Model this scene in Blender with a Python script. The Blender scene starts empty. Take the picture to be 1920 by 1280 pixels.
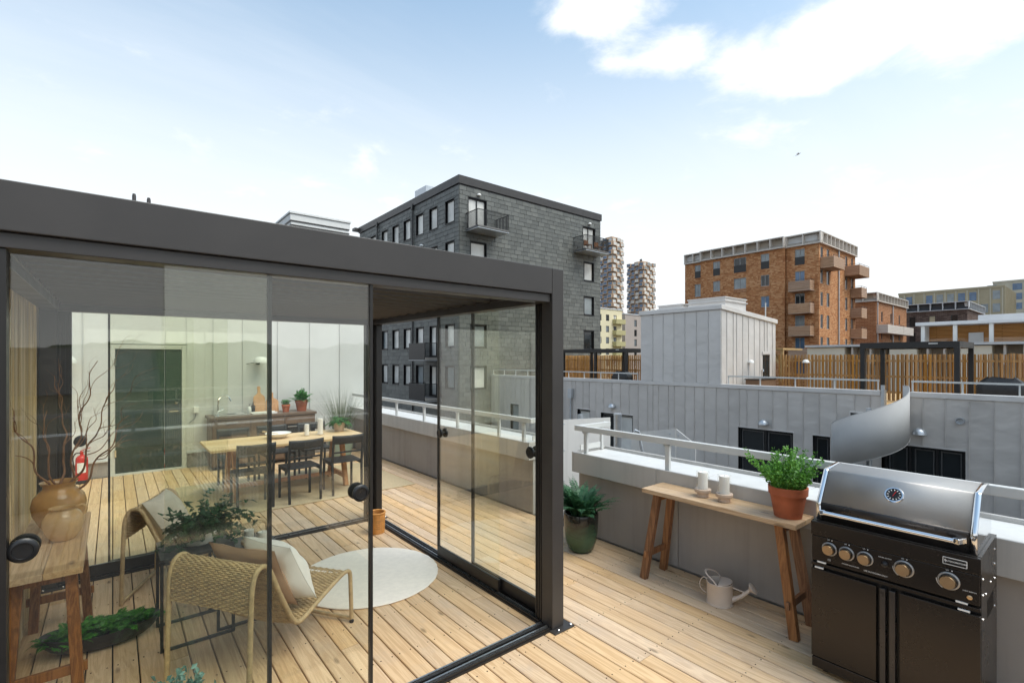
import bpy, math, random
from mathutils import Vector, Matrix, Euler
random.seed(11)
PI = math.pi
SC = bpy.context.scene
COL = SC.collection

# ------------------------------------------------------------------ camera
cam_d = bpy.data.cameras.new('camera')
cam_d.sensor_width = 36.0
cam_d.lens = 917.0 / 1920.0 * 36.0
cam_d.shift_y = 32.0 / 1920.0
cam_d.clip_start = 0.05
cam_d.clip_end = 6000.0
cam = bpy.data.objects.new('camera', cam_d)
COL.objects.link(cam)
cam.location = (0.0, 0.0, 1.9)
cam.rotation_euler = (PI / 2, 0.0, -math.atan2(748.0, 917.0))
SC.camera = cam

# ------------------------------------------------------------------ sun + sky
SUN_AZ = Vector((0.40, -0.90, 0.0)).normalized()      # towards the sun, on the ground
SUN_EL = math.radians(60)
sun_d = bpy.data.lights.new('sun', 'SUN')
sun_d.energy = 1.1
sun_d.angle = math.radians(42)
sun_d.color = (1.0, 0.95, 0.88)
sun = bpy.data.objects.new('sun', sun_d)
COL.objects.link(sun)
to_sun = Vector((SUN_AZ.x * math.cos(SUN_EL), SUN_AZ.y * math.cos(SUN_EL), math.sin(SUN_EL)))
sun.rotation_euler = to_sun.to_track_quat('Z', 'Y').to_euler()
sun.location = (10, -20, 40)

world = bpy.data.worlds.new('World')
SC.world = world
world.use_nodes = True
wt = world.node_tree
for n in list(wt.nodes):
    wt.nodes.remove(n)


def wn(kind, **kw):
    n = wt.nodes.new(kind)
    for k, v in kw.items():
        setattr(n, k, v)
    return n


def wmath(op, a, b=None, c=None, clamp=False):
    n = wn('ShaderNodeMath', operation=op)
    n.use_clamp = clamp
    for i, x in enumerate((a, b, c)):
        if x is None:
            continue
        if hasattr(x, 'is_linked') or isinstance(x, bpy.types.NodeSocket):
            wt.links.new(x, n.inputs[i])
        else:
            n.inputs[i].default_value = x
    return n.outputs[0]


sky = wn('ShaderNodeTexSky', sky_type='NISHITA')
sky.sun_disc = False
sky.sun_elevation = SUN_EL
sky.sun_rotation = math.atan2(SUN_AZ.x, SUN_AZ.y)
sky.altitude = 20
sky.air_density = 1.0
sky.dust_density = 1.2
sky.ozone_density = 1.6
tc = wn('ShaderNodeTexCoord')
sep = wn('ShaderNodeSeparateXYZ')
wt.links.new(tc.outputs['Generated'], sep.inputs[0])
zup = wmath('MAXIMUM', sep.outputs[2], 0.0)
# thin high veil, thicker where the line of sight is longer (towards the horizon)
vr = wn('ShaderNodeMapRange', interpolation_type='SMOOTHSTEP')
for i_, q_ in enumerate((0.14, 0.72, 1.0, 0.0)):
    vr.inputs[i_ + 1].default_value = q_
wt.links.new(zup, vr.inputs[0])
veil = vr.outputs[0]
# cloud deck: directions projected on a flat layer
den = wmath('ADD', zup, 0.16)
cx = wmath('DIVIDE', sep.outputs[0], den)
cy = wmath('DIVIDE', sep.outputs[1], den)
comb = wn('ShaderNodeCombineXYZ')
wt.links.new(cx, comb.inputs[0])
wt.links.new(cy, comb.inputs[1])


def wnoise(scale, detail, rough, off, dist=0.0):
    m = wn('ShaderNodeMapping')
    m.inputs['Location'].default_value = off
    wt.links.new(comb.outputs[0], m.inputs[0])
    n = wn('ShaderNodeTexNoise')
    n.inputs['Scale'].default_value = scale
    n.inputs['Detail'].default_value = detail
    n.inputs['Roughness'].default_value = rough
    n.inputs['Distortion'].default_value = dist
    wt.links.new(m.outputs[0], n.inputs['Vector'])
    return n.outputs['Fac']


def bump_at(px, py, rx, ry, amp):
    """a cumulus heap standing in one direction of the sky (direction from the photo's lens)"""
    l = (px - 960) / 917.0
    u = (672 - py) / 917.0
    a = math.atan2(748.0, 917.0)
    d = Vector((math.sin(a) + l * math.cos(a), math.cos(a) - l * math.sin(a), u)).normalized()
    k = d.z + 0.16
    X, Y = d.x / k, d.y / k
    # radii given in pixels -> layer units, along the radial and tangential direction
    r = math.hypot(X, Y)
    e = Vector((X / r, Y / r))
    t = Vector((-e.y, e.x))
    sc = r / (917.0 * math.sqrt(1 + l * l))
    kt = 1.0 / (rx * sc)
    d2 = Vector((math.sin(a) + l * math.cos(a), math.cos(a) - l * math.sin(a), u + ry / 917.0)).normalized()
    k2 = d2.z + 0.16
    kr = 1.0 / max(1e-4, abs(r - math.hypot(d2.x, d2.y) / k2))
    dx = wmath('SUBTRACT', cx, X)
    dy = wmath('SUBTRACT', cy, Y)
    a1 = wmath('MULTIPLY', wmath('ADD', wmath('MULTIPLY', dx, e.x), wmath('MULTIPLY', dy, e.y)), kr)
    a2 = wmath('MULTIPLY', wmath('ADD', wmath('MULTIPLY', dx, t.x), wmath('MULTIPLY', dy, t.y)), kt)
    q = wmath('ADD', wmath('MULTIPLY', a1, a1), wmath('MULTIPLY', a2, a2))
    return wmath('MULTIPLY', wmath('EXPONENT', wmath('MULTIPLY', q, -1.0)), amp)


heaps = None
for args in ((1060, 25, 60, 40, .30), (1270, 105, 95, 48, .42), (1390, 135, 85, 40, .36), (1120, 35, 85, 60, .34), (1510, 155, 90, 34, .36), (1690, 35, 200, 62, .50),
             (1425, 242, 48, 22, .26), (1870, 60, 120, 58, .42), (1140, 120, 50, 26, .22), (1520, 40, 90, 40, .30), (1700, 355, 170, 26, .20), (620, 345, 150, 30, .14)):
    b = bump_at(*args)
    heaps = b if heaps is None else wmath('ADD', heaps, b)
big = wnoise(0.75, 6.0, 0.55, (3.1, 7.7, 0.0), 0.2)
fine = wnoise(3.4, 10.0, 0.60, (1.3, 0.4, 2.0), 0.25)
dens = wmath('ADD', wmath('ADD', wmath('MULTIPLY', big, 0.30), wmath('MULTIPLY', fine, 1.30)), heaps)
cumulus = wn('ShaderNodeMapRange', interpolation_type='SMOOTHSTEP')
cumulus.inputs['From Min'].default_value = 0.89
cumulus.inputs['From Max'].default_value = 1.33
wt.links.new(dens, cumulus.inputs['Value'])
# faint streaks of cirrus
st = wn('ShaderNodeMapping')
st.inputs['Scale'].default_value = (0.5, 2.2, 1.0)
st.inputs['Rotation'].default_value = (0, 0, math.radians(28))
wt.links.new(comb.outputs[0], st.inputs[0])
stn = wn('ShaderNodeTexNoise')
stn.inputs['Scale'].default_value = 0.9
stn.inputs['Detail'].default_value = 7.0
stn.inputs['Roughness'].default_value = 0.6
wt.links.new(st.outputs[0], stn.inputs['Vector'])
cir = wn('ShaderNodeMapRange', interpolation_type='SMOOTHSTEP')
cir.inputs['From Min'].default_value = 0.46
cir.inputs['From Max'].default_value = 0.78
cir.inputs['To Max'].default_value = 0.22
wt.links.new(stn.outputs['Fac'], cir.inputs['Value'])
# underside of thick cloud is greyer
shade = wn('ShaderNodeMapRange', interpolation_type='SMOOTHSTEP')
shade.inputs['From Min'].default_value = 1.15
shade.inputs['From Max'].default_value = 1.5
shade.inputs['To Max'].default_value = 0.6
wt.links.new(dens, shade.inputs['Value'])

WHITE = 4.9       # luminance of lit cloud in the sky texture's units (shown at strength 0.1)


def wmix(fac, a, b):
    n = wn('ShaderNodeMix', data_type='RGBA')
    if isinstance(fac, bpy.types.NodeSocket):
        wt.links.new(fac, n.inputs[0])
    else:
        n.inputs[0].default_value = fac
    for s, x in ((6, a), (7, b)):
        if isinstance(x, bpy.types.NodeSocket):
            wt.links.new(x, n.inputs[s])
        else:
            n.inputs[s].default_value = (*x, 1.0)
    return n.outputs[2]


gain = wn('ShaderNodeVectorMath', operation='MULTIPLY')
gain.inputs[1].default_value = (.93, 1.08, .97)
wt.links.new(sky.outputs[0], gain.inputs[0])
c0 = wmix(0.06, gain.outputs[0], (WHITE * .86, WHITE * .92, WHITE * .98))
c1 = wmix(cir.outputs[0], c0, (WHITE * .93, WHITE * .96, WHITE * 1.0))
c2 = wmix(veil, c1, (WHITE * .80, WHITE * .83, WHITE * .85))
cl = wmix(shade.outputs[0], (WHITE * 1.0, WHITE * 1.0, WHITE * 1.0), (WHITE * .74, WHITE * .76, WHITE * .78))
c3 = wmix(cumulus.outputs[0], c2, cl)
bg = wn('ShaderNodeBackground')
bg.inputs['Strength'].default_value = 0.1
wt.links.new(c3, bg.inputs['Color'])
wo = wn('ShaderNodeOutputWorld')
wt.links.new(bg.outputs[0], wo.inputs[0])

SC.view_settings.view_transform = 'Standard'
SC.view_settings.look = 'None'
SC.view_settings.exposure = 1.4
SC.view_settings.gamma = 1.0
SC.view_settings.use_curve_mapping = False
SC.render.engine = 'CYCLES'
SC.cycles.use_denoising = True
SC.cycles.use_adaptive_sampling = True
SC.cycles.adaptive_threshold = 0.02
SC.cycles.max_bounces = 8
SC.cycles.diffuse_bounces = 4
SC.cycles.glossy_bounces = 4
SC.cycles.transmission_bounces = 4
SC.cycles.transparent_max_bounces = 40
SC.cycles.caustics_reflective = False
SC.cycles.caustics_refractive = False
SC.cycles.sample_clamp_indirect = 6.0
try:
    world.cycles.sampling_method = 'AUTOMATIC'
except Exception:
    pass

# ------------------------------------------------------------------ mesh helpers
ORG = {}


class MB:
    """collects faces; build() links them as one mesh object"""

    def __init__(s):
        s.v, s.f, s.m, s.mi = [], [], [], 0

    def add(s, vs, fs):
        b = len(s.v)
        s.v += [tuple(p) for p in vs]
        for f in fs:
            s.f.append(tuple(b + i for i in f))
            s.m.append(s.mi)
        return s

    def hex(s, p):
        return s.add(p, [(0, 3, 2, 1), (4, 5, 6, 7), (0, 1, 5, 4), (1, 2, 6, 5), (2, 3, 7, 6), (3, 0, 4, 7)])

    def box(s, x0, y0, z0, x1, y1, z1):
        x0, x1 = min(x0, x1), max(x0, x1)
        y0, y1 = min(y0, y1), max(y0, y1)
        z0, z1 = min(z0, z1), max(z0, z1)
        return s.hex([(x0, y0, z0), (x1, y0, z0), (x1, y1, z0), (x0, y1, z0),
                      (x0, y0, z1), (x1, y0, z1), (x1, y1, z1), (x0, y1, z1)])

    def fbox(s, F, u0, u1, v0, v1, w0, w1):
        """box on a facade frame F=(origin, u direction, outward direction); v is up"""
        o, ud, wd = F
        P = lambda u, v, w: (o[0] + ud[0] * u + wd[0] * w, o[1] + ud[1] * u + wd[1] * w, o[2] + v)
        p = [P(u0, v0, w0), P(u1, v0, w0), P(u1, v0, w1), P(u0, v0, w1), P(u0, v1, w0), P(u1, v1, w0), P(u1, v1, w1), P(u0, v1, w1)]
        if (ud[0] * wd[1] - ud[1] * wd[0]) < 0:
            p = [p[1], p[0], p[3], p[2], p[5], p[4], p[7], p[6]]
        return s.hex(p)

    def beam(s, p0, p1, w, h, up=(0, 0, 1), w1=None, h1=None):
        p0, p1 = Vector(p0), Vector(p1)
        d = (p1 - p0).normalized()
        x = d.cross(Vector(up))
        if x.length < 1e-5:
            x = d.cross(Vector((1, 0, 0)))
        x.normalize()
        y = x.cross(d)
        w1 = w if w1 is None else w1
        h1 = h if h1 is None else h1
        a = [p0 + x * sx * w / 2 + y * sy * h / 2 for sx, sy in ((-1, -1), (1, -1), (1, 1), (-1, 1))]
        b = [p1 + x * sx * w1 / 2 + y * sy * h1 / 2 for sx, sy in ((-1, -1), (1, -1), (1, 1), (-1, 1))]
        return s.add(a + b, [(0, 1, 2, 3), (7, 6, 5, 4), (1, 0, 4, 5), (2, 1, 5, 6), (3, 2, 6, 7), (0, 3, 7, 4)])

    def tube(s, pts, r, n=8, cap=True, closed=False, flat=1.0):
        pts = [Vector(p) for p in pts]
        k = len(pts)
        rr = r if isinstance(r, (list, tuple)) else [r] * k
        vs, prev = [], None
        for i, p in enumerate(pts):
            if closed:
                t = (pts[(i + 1) % k] - pts[i - 1])
            else:
                t = pts[min(i + 1, k - 1)] - pts[max(i - 1, 0)]
            t = t.normalized() if t.length > 1e-9 else Vector((0, 0, 1))
            if prev is None:
                u = t.cross(Vector((0, 0, 1)))
                if u.length < 1e-3:
                    u = t.cross(Vector((1, 0, 0)))
            else:
                u = prev - t * prev.dot(t)
                if u.length < 1e-6:
                    u = t.cross(Vector((1, 0, 0)))
            u.normalize()
            prev = u
            w = t.cross(u)
            for j in range(n):
                a = 2 * PI * j / n
                vs.append(p + u * math.cos(a) * rr[i] + w * math.sin(a) * rr[i] * flat)
        fs = []
        for i in range(k if closed else k - 1):
            i2 = (i + 1) % k
            for j in range(n):
                j2 = (j + 1) % n
                fs.append((i * n + j, i * n + j2, i2 * n + j2, i2 * n + j))
        if cap and not closed:
            fs.append(tuple(range(n - 1, -1, -1)))
            fs.append(tuple((k - 1) * n + j for j in range(n)))
        return s.add(vs, fs)

    def lathe(s, prof, n=28, c=(0, 0, 0), ax=None, cap=True):
        """profile of (radius, height); ax = Matrix to turn the axis"""
        vs = []
        for r, z in prof:
            for j in range(n):
                a = 2 * PI * j / n
                p = Vector((r * math.cos(a), r * math.sin(a), z))
                if ax is not None:
                    p = ax @ p
                vs.append((p.x + c[0], p.y + c[1], p.z + c[2]))
        fs = []
        for i in range(len(prof) - 1):
            for j in range(n):
                j2 = (j + 1) % n
                fs.append((i * n + j, i * n + j2, (i + 1) * n + j2, (i + 1) * n + j))
        if cap:
            if prof[0][0] > 1e-4:
                fs.append(tuple(range(n - 1, -1, -1)))
            if prof[-1][0] > 1e-4:
                k = len(prof) - 1
                fs.append(tuple(k * n + j for j in range(n)))
        return s.add(vs, fs)

    def prism(s, poly, a, b, f):
        """poly: list of 2D points; f(p, q, t) -> 3D; extruded t from a to b"""
        k = len(poly)
        vs = [f(p[0], p[1], a) for p in poly] + [f(p[0], p[1], b) for p in poly]
        fs = [tuple(range(k - 1, -1, -1)), tuple(range(k, 2 * k))]
        for i in range(k):
            j = (i + 1) % k
            fs.append((i, j, k + j, k + i))
        return s.add(vs, fs)

    def grid(s, P, nu, nv):
        vs = [P(i / (nu - 1), j / (nv - 1)) for j in range(nv) for i in range(nu)]
        fs = [(j * nu + i, j * nu + i + 1, (j + 1) * nu + i + 1, (j + 1) * nu + i) for j in range(nv - 1) for i in range(nu - 1)]
        return s.add(vs, fs)

    def mesh(s, name, mats, smooth=False, off=(0, 0, 0), angle=35):
        me = bpy.data.meshes.new(name)
        me.from_pydata([(p[0] - off[0], p[1] - off[1], p[2] - off[2]) for p in s.v], [], s.f)
        if not isinstance(mats, (list, tuple)):
            mats = [mats]
        for m in mats:
            me.materials.append(m)
        if len(mats) > 1:
            me.polygons.foreach_set('material_index', s.m)
        if smooth:
            me.polygons.foreach_set('use_smooth', [True] * len(me.polygons))
            me.set_sharp_from_angle(angle=math.radians(angle))
        me.update()
        return me

    def build(s, name, mats, parent=None, smooth=False, bevel=0.0, solid=0.0, stuff=False, angle=35):
        off = (0, 0, 0)
        if parent is not None:
            r = parent
            while r.parent is not None:
                r = r.parent
            off = ORG.get(r.name, off)
        me = s.mesh(name, mats, smooth, off, angle)
        o = bpy.data.objects.new(name, me)
        COL.objects.link(o)
        if parent is not None:
            o.parent = parent
        if solid:
            md = o.modifiers.new('thickness', 'SOLIDIFY')
            md.thickness = solid
            md.offset = 0.0
        if bevel:
            md = o.modifiers.new('bevel', 'BEVEL')
            md.width = bevel
            md.segments = 2
            md.limit_method = 'ANGLE'
            md.angle_limit = math.radians(40)
        if stuff:
            o['kind'] = 'stuff'
        return o


def inst(name, me, parent, loc, scale=(1, 1, 1), rot=None):
    o = bpy.data.objects.new(name, me)
    COL.objects.link(o)
    off = (0, 0, 0)
    if parent is not None:
        r = parent
        while r.parent is not None:
            r = r.parent
        off = ORG.get(r.name, off)
        o.parent = parent
    o.location = (loc[0] - off[0], loc[1] - off[1], loc[2] - off[2])
    o.scale = scale
    if rot:
        o.rotation_euler = rot
    return o


def tag(o, label, cat, group=None, kind=None):
    if label:
        o['label'] = label
    if cat:
        o['category'] = cat
    if group:
        o['group'] = group
    if kind:
        o['kind'] = kind
    return o


def thing(name, label, cat, loc=(0, 0, 0), rz=0.0, group=None, world=False):
    """Empty at a thing's base. world=True: its parts are written in world coordinates."""
    o = bpy.data.objects.new(name, None)
    o.empty_display_size = 0.1
    COL.objects.link(o)
    o.location = loc
    o.rotation_euler = (0, 0, rz)
    if world:
        ORG[o.name] = tuple(loc)
    return tag(o, label, cat, group)


def dup(root, loc, rz=None, label=None, group=None):
    r = root.copy()
    COL.objects.link(r)
    r.location = loc
    if rz is not None:
        r.rotation_euler = (0, 0, rz)
    if label:
        r['label'] = label
    if group:
        r['group'] = group
    for ch in list(root.children):
        c = ch.copy()
        COL.objects.link(c)
        c.parent = r
        for g in list(ch.children):
            d = g.copy()
            COL.objects.link(d)
            d.parent = c
    return r


def struct(o):
    o['kind'] = 'structure'
    return o


def rotm(rx=0, ry=0, rz=0):
    return Euler((rx, ry, rz)).to_matrix()


# ------------------------------------------------------------------ materials
MAT = {}


class NT:
    def __init__(s, name):
        m = bpy.data.materials.new(name)
        m.use_nodes = True
        s.m, s.t = m, m.node_tree
        s.b = [n for n in s.t.nodes if n.type == 'BSDF_PRINCIPLED'][0]
        s.o = [n for n in s.t.nodes if n.type == 'OUTPUT_MATERIAL'][0]
        MAT[name] = m

    def n(s, kind, **kw):
        x = s.t.nodes.new(kind)
        for k, v in kw.items():
            setattr(x, k, v)
        return x

    def link(s, a, b):
        s.t.links.new(a, b)

    def set(s, node, key, val):
        if isinstance(val, bpy.types.NodeSocket):
            s.t.links.new(val, node.inputs[key])
        else:
            node.inputs[key].default_value = val

    def math(s, op, a, b=0.0, clamp=False):
        x = s.n('ShaderNodeMath', operation=op)
        x.use_clamp = clamp
        s.set(x, 0, a)
        s.set(x, 1, b)
        return x.outputs[0]

    def coord(s, scale=(1, 1, 1), rot=(0, 0, 0), rnd=0.0, kind='Object', warp=0.0):
        c = s.n('ShaderNodeTexCoord').outputs[kind]
        if rnd:
            oi = s.n('ShaderNodeObjectInfo')
            v = s.n('ShaderNodeVectorMath', operation='SCALE')
            v.inputs[0].default_value = (rnd, rnd * .73, rnd * 1.31)
            s.link(oi.outputs['Random'], v.inputs['Scale'])
            a = s.n('ShaderNodeVectorMath', operation='ADD')
            s.link(c, a.inputs[0])
            s.link(v.outputs[0], a.inputs[1])
            c = a.outputs[0]
        mp = s.n('ShaderNodeMapping')
        mp.inputs['Scale'].default_value = scale
        mp.inputs['Rotation'].default_value = rot
        s.link(c, mp.inputs[0])
        return mp.outputs[0]

    def noise(s, vec, scale=5, detail=4, rough=.55, dist=0.0):
        x = s.n('ShaderNodeTexNoise')
        s.link(vec, x.inputs['Vector'])
        x.inputs['Scale'].default_value = scale
        x.inputs['Detail'].default_value = detail
        x.inputs['Roughness'].default_value = rough
        x.inputs['Distortion'].default_value = dist
        return x.outputs['Fac']

    def ramp(s, fac, stops, interp='LINEAR'):
        x = s.n('ShaderNodeValToRGB')
        x.color_ramp.interpolation = interp
        e = x.color_ramp.elements
        while len(e) > len(stops):
            e.remove(e[-1])
        while len(e) < len(stops):
            e.new(0.5)
        for el, (p, c) in zip(e, stops):
            el.position = p
            el.color = (*c, 1) if len(c) == 3 else c
        s.link(fac, x.inputs[0])
        return x.outputs[0]

    def rng(s, v, a, b, c, d, smooth=False):
        x = s.n('ShaderNodeMapRange')
        if smooth:
            x.interpolation_type = 'SMOOTHSTEP'
        s.link(v, x.inputs[0])
        for i, q in enumerate((a, b, c, d)):
            x.inputs[i + 1].default_value = q
        return x.outputs[0]

    def mix(s, fac, a, b, blend='MIX'):
        x = s.n('ShaderNodeMix', data_type='RGBA', blend_type=blend)
        s.set(x, 0, fac)
        for i, q in ((6, a), (7, b)):
            s.set(x, i, q if isinstance(q, bpy.types.NodeSocket) else (*q, 1.0))
        return x.outputs[2]

    def bump(s, h, strength=.3, dist=.01):
        x = s.n('ShaderNodeBump')
        x.inputs['Strength'].default_value = strength
        x.inputs['Distance'].default_value = dist
        s.link(h, x.inputs['Height'])
        s.link(x.outputs[0], s.b.inputs['Normal'])
        return x

    def fin(s, col=None, rough=None, metal=None, spec=None):
        for k, v in (('Base Color', col), ('Roughness', rough), ('Metallic', metal), ('Specular IOR Level', spec)):
            if v is None:
                continue
            if k == 'Base Color' and isinstance(v, tuple) and len(v) == 3:
                v = (*v, 1.0)
            s.set(s.b, k, v)
        return s.m


def plain(name, col, rough=.5, metal=0.0, var=.10, scale=6.0, bump=.0, bscale=60.0, rvar=.12, rnd=.0, spec=None, bdist=.004):
    """painted / cast / cloth surfaces: colour with uneven wear, uneven gloss, fine relief"""
    t = NT(name)
    c = t.coord(rnd=7.0)
    f = t.noise(c, scale, 6, .6)
    lo = tuple(max(0, x * (1 - var)) for x in col)
    hi = tuple(min(1, x * (1 + var)) for x in col)
    cc = t.ramp(f, [(.3, lo), (.7, hi)])
    if rnd:
        oi = t.n('ShaderNodeObjectInfo')
        geo = t.n('ShaderNodeNewGeometry')
        fr = t.math('FRACT', t.math('ADD', oi.outputs['Random'], geo.outputs['Random Per Island']))
        h = t.n('ShaderNodeHueSaturation')
        t.link(t.rng(fr, 0, 1, 1 - rnd, 1 + rnd), h.inputs['Value'])
        t.link(cc, h.inputs['Color'])
        cc = h.outputs[0]
    r = t.rng(t.noise(c, scale * 2.3, 5, .65), .3, .7, max(.02, rough - rvar), min(1, rough + rvar))
    if bump:
        t.bump(t.noise(c, bscale, 3, .6), bump, bdist)
    return t.fin(cc, r, metal, spec)


def wood(name, dark, light, axis=1, ring=9.0, rough=.6, rnd=.16, knots=True, grey=None, stretch=.055):
    """planks: grain stretched along one axis, knots, each board its own tone"""
    t = NT(name)
    sc = [1.0, 1.0, 1.0]
    sc[axis] = stretch
    c = t.coord(scale=tuple(sc), rnd=23.0)
    g1 = t.noise(c, ring, 5, .6, 1.6)
    g2 = t.noise(c, ring * 9, 3, .5, .4)
    wv = t.math('SINE', t.math('MULTIPLY', g1, 46.0))
    g = t.math('ADD', t.math('MULTIPLY', t.math('ADD', wv, 1.0), .24), t.math('MULTIPLY', g2, .52))
    col = t.ramp(g, [(.12, dark), (.45, tuple((a + b) / 2 for a, b in zip(dark, light))), (.8, light)])
    if knots:
        sk = [6.5, 6.5, 6.5]
        sk[axis] = 2.4
        ck = t.coord(scale=tuple(sk), rnd=31.0)
        vo = t.n('ShaderNodeTexVoronoi', voronoi_dimensions='3D')
        t.link(ck, vo.inputs['Vector'])
        vo.inputs['Scale'].default_value = 1.0
        kn = t.rng(vo.outputs['Distance'], .04, .13, .8, 0.0, True)
        col = t.mix(kn, col, tuple(x * .42 for x in dark))
    if grey:
        cg = t.coord(rnd=5.0)
        w = t.rng(t.noise(cg, 3.0, 6, .65), .48, .72, 0.0, .65, True)
        col = t.mix(w, col, grey)
    oi = t.n('ShaderNodeObjectInfo')
    geo = t.n('ShaderNodeNewGeometry')
    fr = t.math('FRACT', t.math('ADD', t.math('MULTIPLY', oi.outputs['Random'], 1.0), geo.outputs['Random Per Island']))
    h = t.n('ShaderNodeHueSaturation')
    t.link(t.rng(fr, 0, 1, 1 - rnd, 1 + rnd), h.inputs['Value'])
    t.link(t.rng(t.math('FRACT', t.math('MULTIPLY', fr, 7.3)), 0, 1, .84, 1.1), h.inputs['Saturation'])
    t.link(col, h.inputs['Color'])
    t.bump(g, .22, .0015)
    return t.fin(h.outputs[0], t.rng(g2, .3, .7, rough - .1, rough + .12), 0.0, .35)


def thin_glass(name, tint, ior=1.5, rough=0.0, dust=0.0):
    """a pane: what is behind shows through, what is in front is mirrored by Fresnel"""
    t = NT(name)
    t.t.nodes.remove(t.b)
    tr = t.n('ShaderNodeBsdfTransparent')
    tr.inputs['Color'].default_value = (*tint, 1)
    gl = t.n('ShaderNodeBsdfGlossy')
    gl.inputs['Roughness'].default_value = rough
    gl.inputs['Color'].default_value = (1, 1, 1, 1)
    fr = t.n('ShaderNodeFresnel')
    bf = t.n('ShaderNodeNewGeometry')          # both faces of the pane mirror like air to glass
    t.link(t.rng(bf.outputs['Backfacing'], 0, 1, ior, 1.0 / ior), fr.inputs['IOR'])
    mx = t.n('ShaderNodeMixShader')
    t.link(fr.outputs[0], mx.inputs[0])
    t.link(tr.outputs[0], mx.inputs[1])
    t.link(gl.outputs[0], mx.inputs[2])
    if dust:                                   # a film of dust and dried drops
        df = t.n('ShaderNodeBsdfDiffuse')
        df.inputs['Color'].default_value = (.8, .8, .78, 1)
        a = t.noise(t.coord(rnd=9.0), 3.0, 6, .7)
        b = t.noise(t.coord(scale=(14, 14, .8), rnd=5.0), 1.0, 4, .6)
        f = t.math('MULTIPLY', t.rng(t.math('MULTIPLY', a, b), .14, .42, 0.08, 1.0), dust)
        m2 = t.n('ShaderNodeMixShader')
        t.link(f, m2.inputs[0])
        t.link(mx.outputs[0], m2.inputs[1])
        t.link(df.outputs[0], m2.inputs[2])
        mx = m2
    t.link(mx.outputs[0], t.o.inputs['Surface'])
    return t.m


def leafmat(name, dark, light, rough=.45, trans=.25):
    t = NT(name)
    geo = t.n('ShaderNodeNewGeometry')
    c = t.coord(rnd=3.0)
    f = t.math('ADD', t.math('MULTIPLY', geo.outputs['Random Per Island'], .65), t.math('MULTIPLY', t.noise(c, 9, 3), .35))
    col = t.ramp(f, [(.1, dark), (.85, light)])
    t.fin(col, rough, 0.0, .4)
    tl = t.n('ShaderNodeBsdfTranslucent')
    t.link(col, tl.inputs['Color'])
    mx = t.n('ShaderNodeMixShader')
    mx.inputs[0].default_value = trans
    t.link(t.b.outputs[0], mx.inputs[1])
    t.link(tl.outputs[0], mx.inputs[2])
    t.link(mx.outputs[0], t.o.inputs['Surface'])
    return t.m


wood('deck_wood', (.56, .36, .195), (.735, .52, .31), 1, 8.0, .62, .10, True, (.56, .41, .28))
wood('bench_top', (.46, .28, .14), (.66, .45, .25), 1, 9.0, .5, .08, True, (.45, .33, .22))
wood('bench_leg', (.15, .058, .020), (.33, .145, .052), 2, 9.0, .42, .15, False)
wood('oak', (.62, .40, .19), (.80, .58, .32), 0, 6.0, .45, .06, False)
wood('oak_leg', (.40, .19, .085), (.55, .28, .13), 2, 7.0, .5, .08, False)
wood('wall_slat', (.55, .41, .20), (.78, .63, .38), 2, 10.0, .65, .22, False, None, .03)
wood('fence_slat', (.27, .135, .038), (.45, .255, .085), 2, 8.0, .7, .28, False)
wood('balcony_wood', (.34, .20, .12), (.50, .33, .22), 1, 2.0, .7, .1, False)
wood('board_wood', (.50, .24, .10), (.66, .36, .17), 2, 8.0, .5, .1, False)
plain('dark_metal', (.042, .0375, .0355), .42, .0, .14, 2.2, .05, 300.0, .06)
plain('dark_profile', (.016, .014, .013), .38, .0, .08, 5.0, 0, 0, .08)
plain('black_metal', (.012, .012, .013), .40, .0, .1, 9.0, 0, 0, .1)
plain('track_metal', (.45, .45, .45), .32, .9, .06, 14.0)
plain('rail_paint', (.60, .60, .575), .42, .0, .04, 3.0)
plain('zinc_light', (.70, .71, .70), .5, .0, .04, 1.5, .12, 3.0, .08, .0, None, .01)
plain('roof_light', (.60, .60, .60), .5, .0, .05, 1.0)
plain('concrete', (.30, .29, .28), .85, .0, .12, 1.4, .2, 40)
plain('dark_under', (.030, .026, .022), .9, .0, .2, 3.0)
plain('white_render', (.74, .74, .72), .8, .0, .05, 1.0)
plain('chrome', (.78, .78, .79), .09, 1.0, .03, 9, 0, 0, .04)
plain('steel_brushed', (.40, .385, .37), .50, .85, .06, 3.0, .02, 30, .05)
plain('galvanised', (.50, .53, .56), .42, .75, .12, 16.0, .03, 60)
plain('guard_sheet', (.41, .405, .395), .62, .0, .05, 1.3)
plain('white_ceramic', (.80, .79, .76), .3, .0, .04, 8)
plain('candle_wax', (.86, .84, .79), .45, .0, .03, 9)
plain('candle_holder', (.56, .43, .33), .7, .0, .06, 14, .1, 90)
plain('terracotta', (.40, .105, .042), .75, .0, .18, 9, .12, 80)
plain('soil', (.035, .022, .014), .95, .0, .4, 40, .5, 60)
plain('black_plastic', (.010, .010, .011), .35, .0, .1, 10)
plain('red_paint', (.52, .018, .015), .25, .0, .06, 6)
plain('paper_label', (.80, .79, .76), .6, .0, .04, 20)
plain('print_white', (.82, .80, .77), .5, .0, .02, 20)
plain('rug_cream', (.90, .82, .71), .95, .0, .05, 22, .5, 170)
plain('added_sheet_charcoal', (.030, .030, .032), .95, .0, .15, 40, .5, 150)  # cloth of the unseen sheet added to darken pane reflections
plain('sofa_grey', (.10, .10, .10), .9, .0, .08, 20, .3, 200)
plain('rug_jute', (.50, .40, .25), .95, .0, .16, 60, .7, 120)
plain('linen_white', (.80, .78, .73), .9, .0, .04, 12, .25, 240)
plain('knit_beige', (.60, .55, .45), .95, .0, .08, 30, .6, 130)
plain('linen_tan', (.50, .32, .20), .9, .0, .05, 12, .25, 240)
plain('rattan', (.52, .375, .20), .55, .0, .22, 26, .15, 160, .1, .12)
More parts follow.
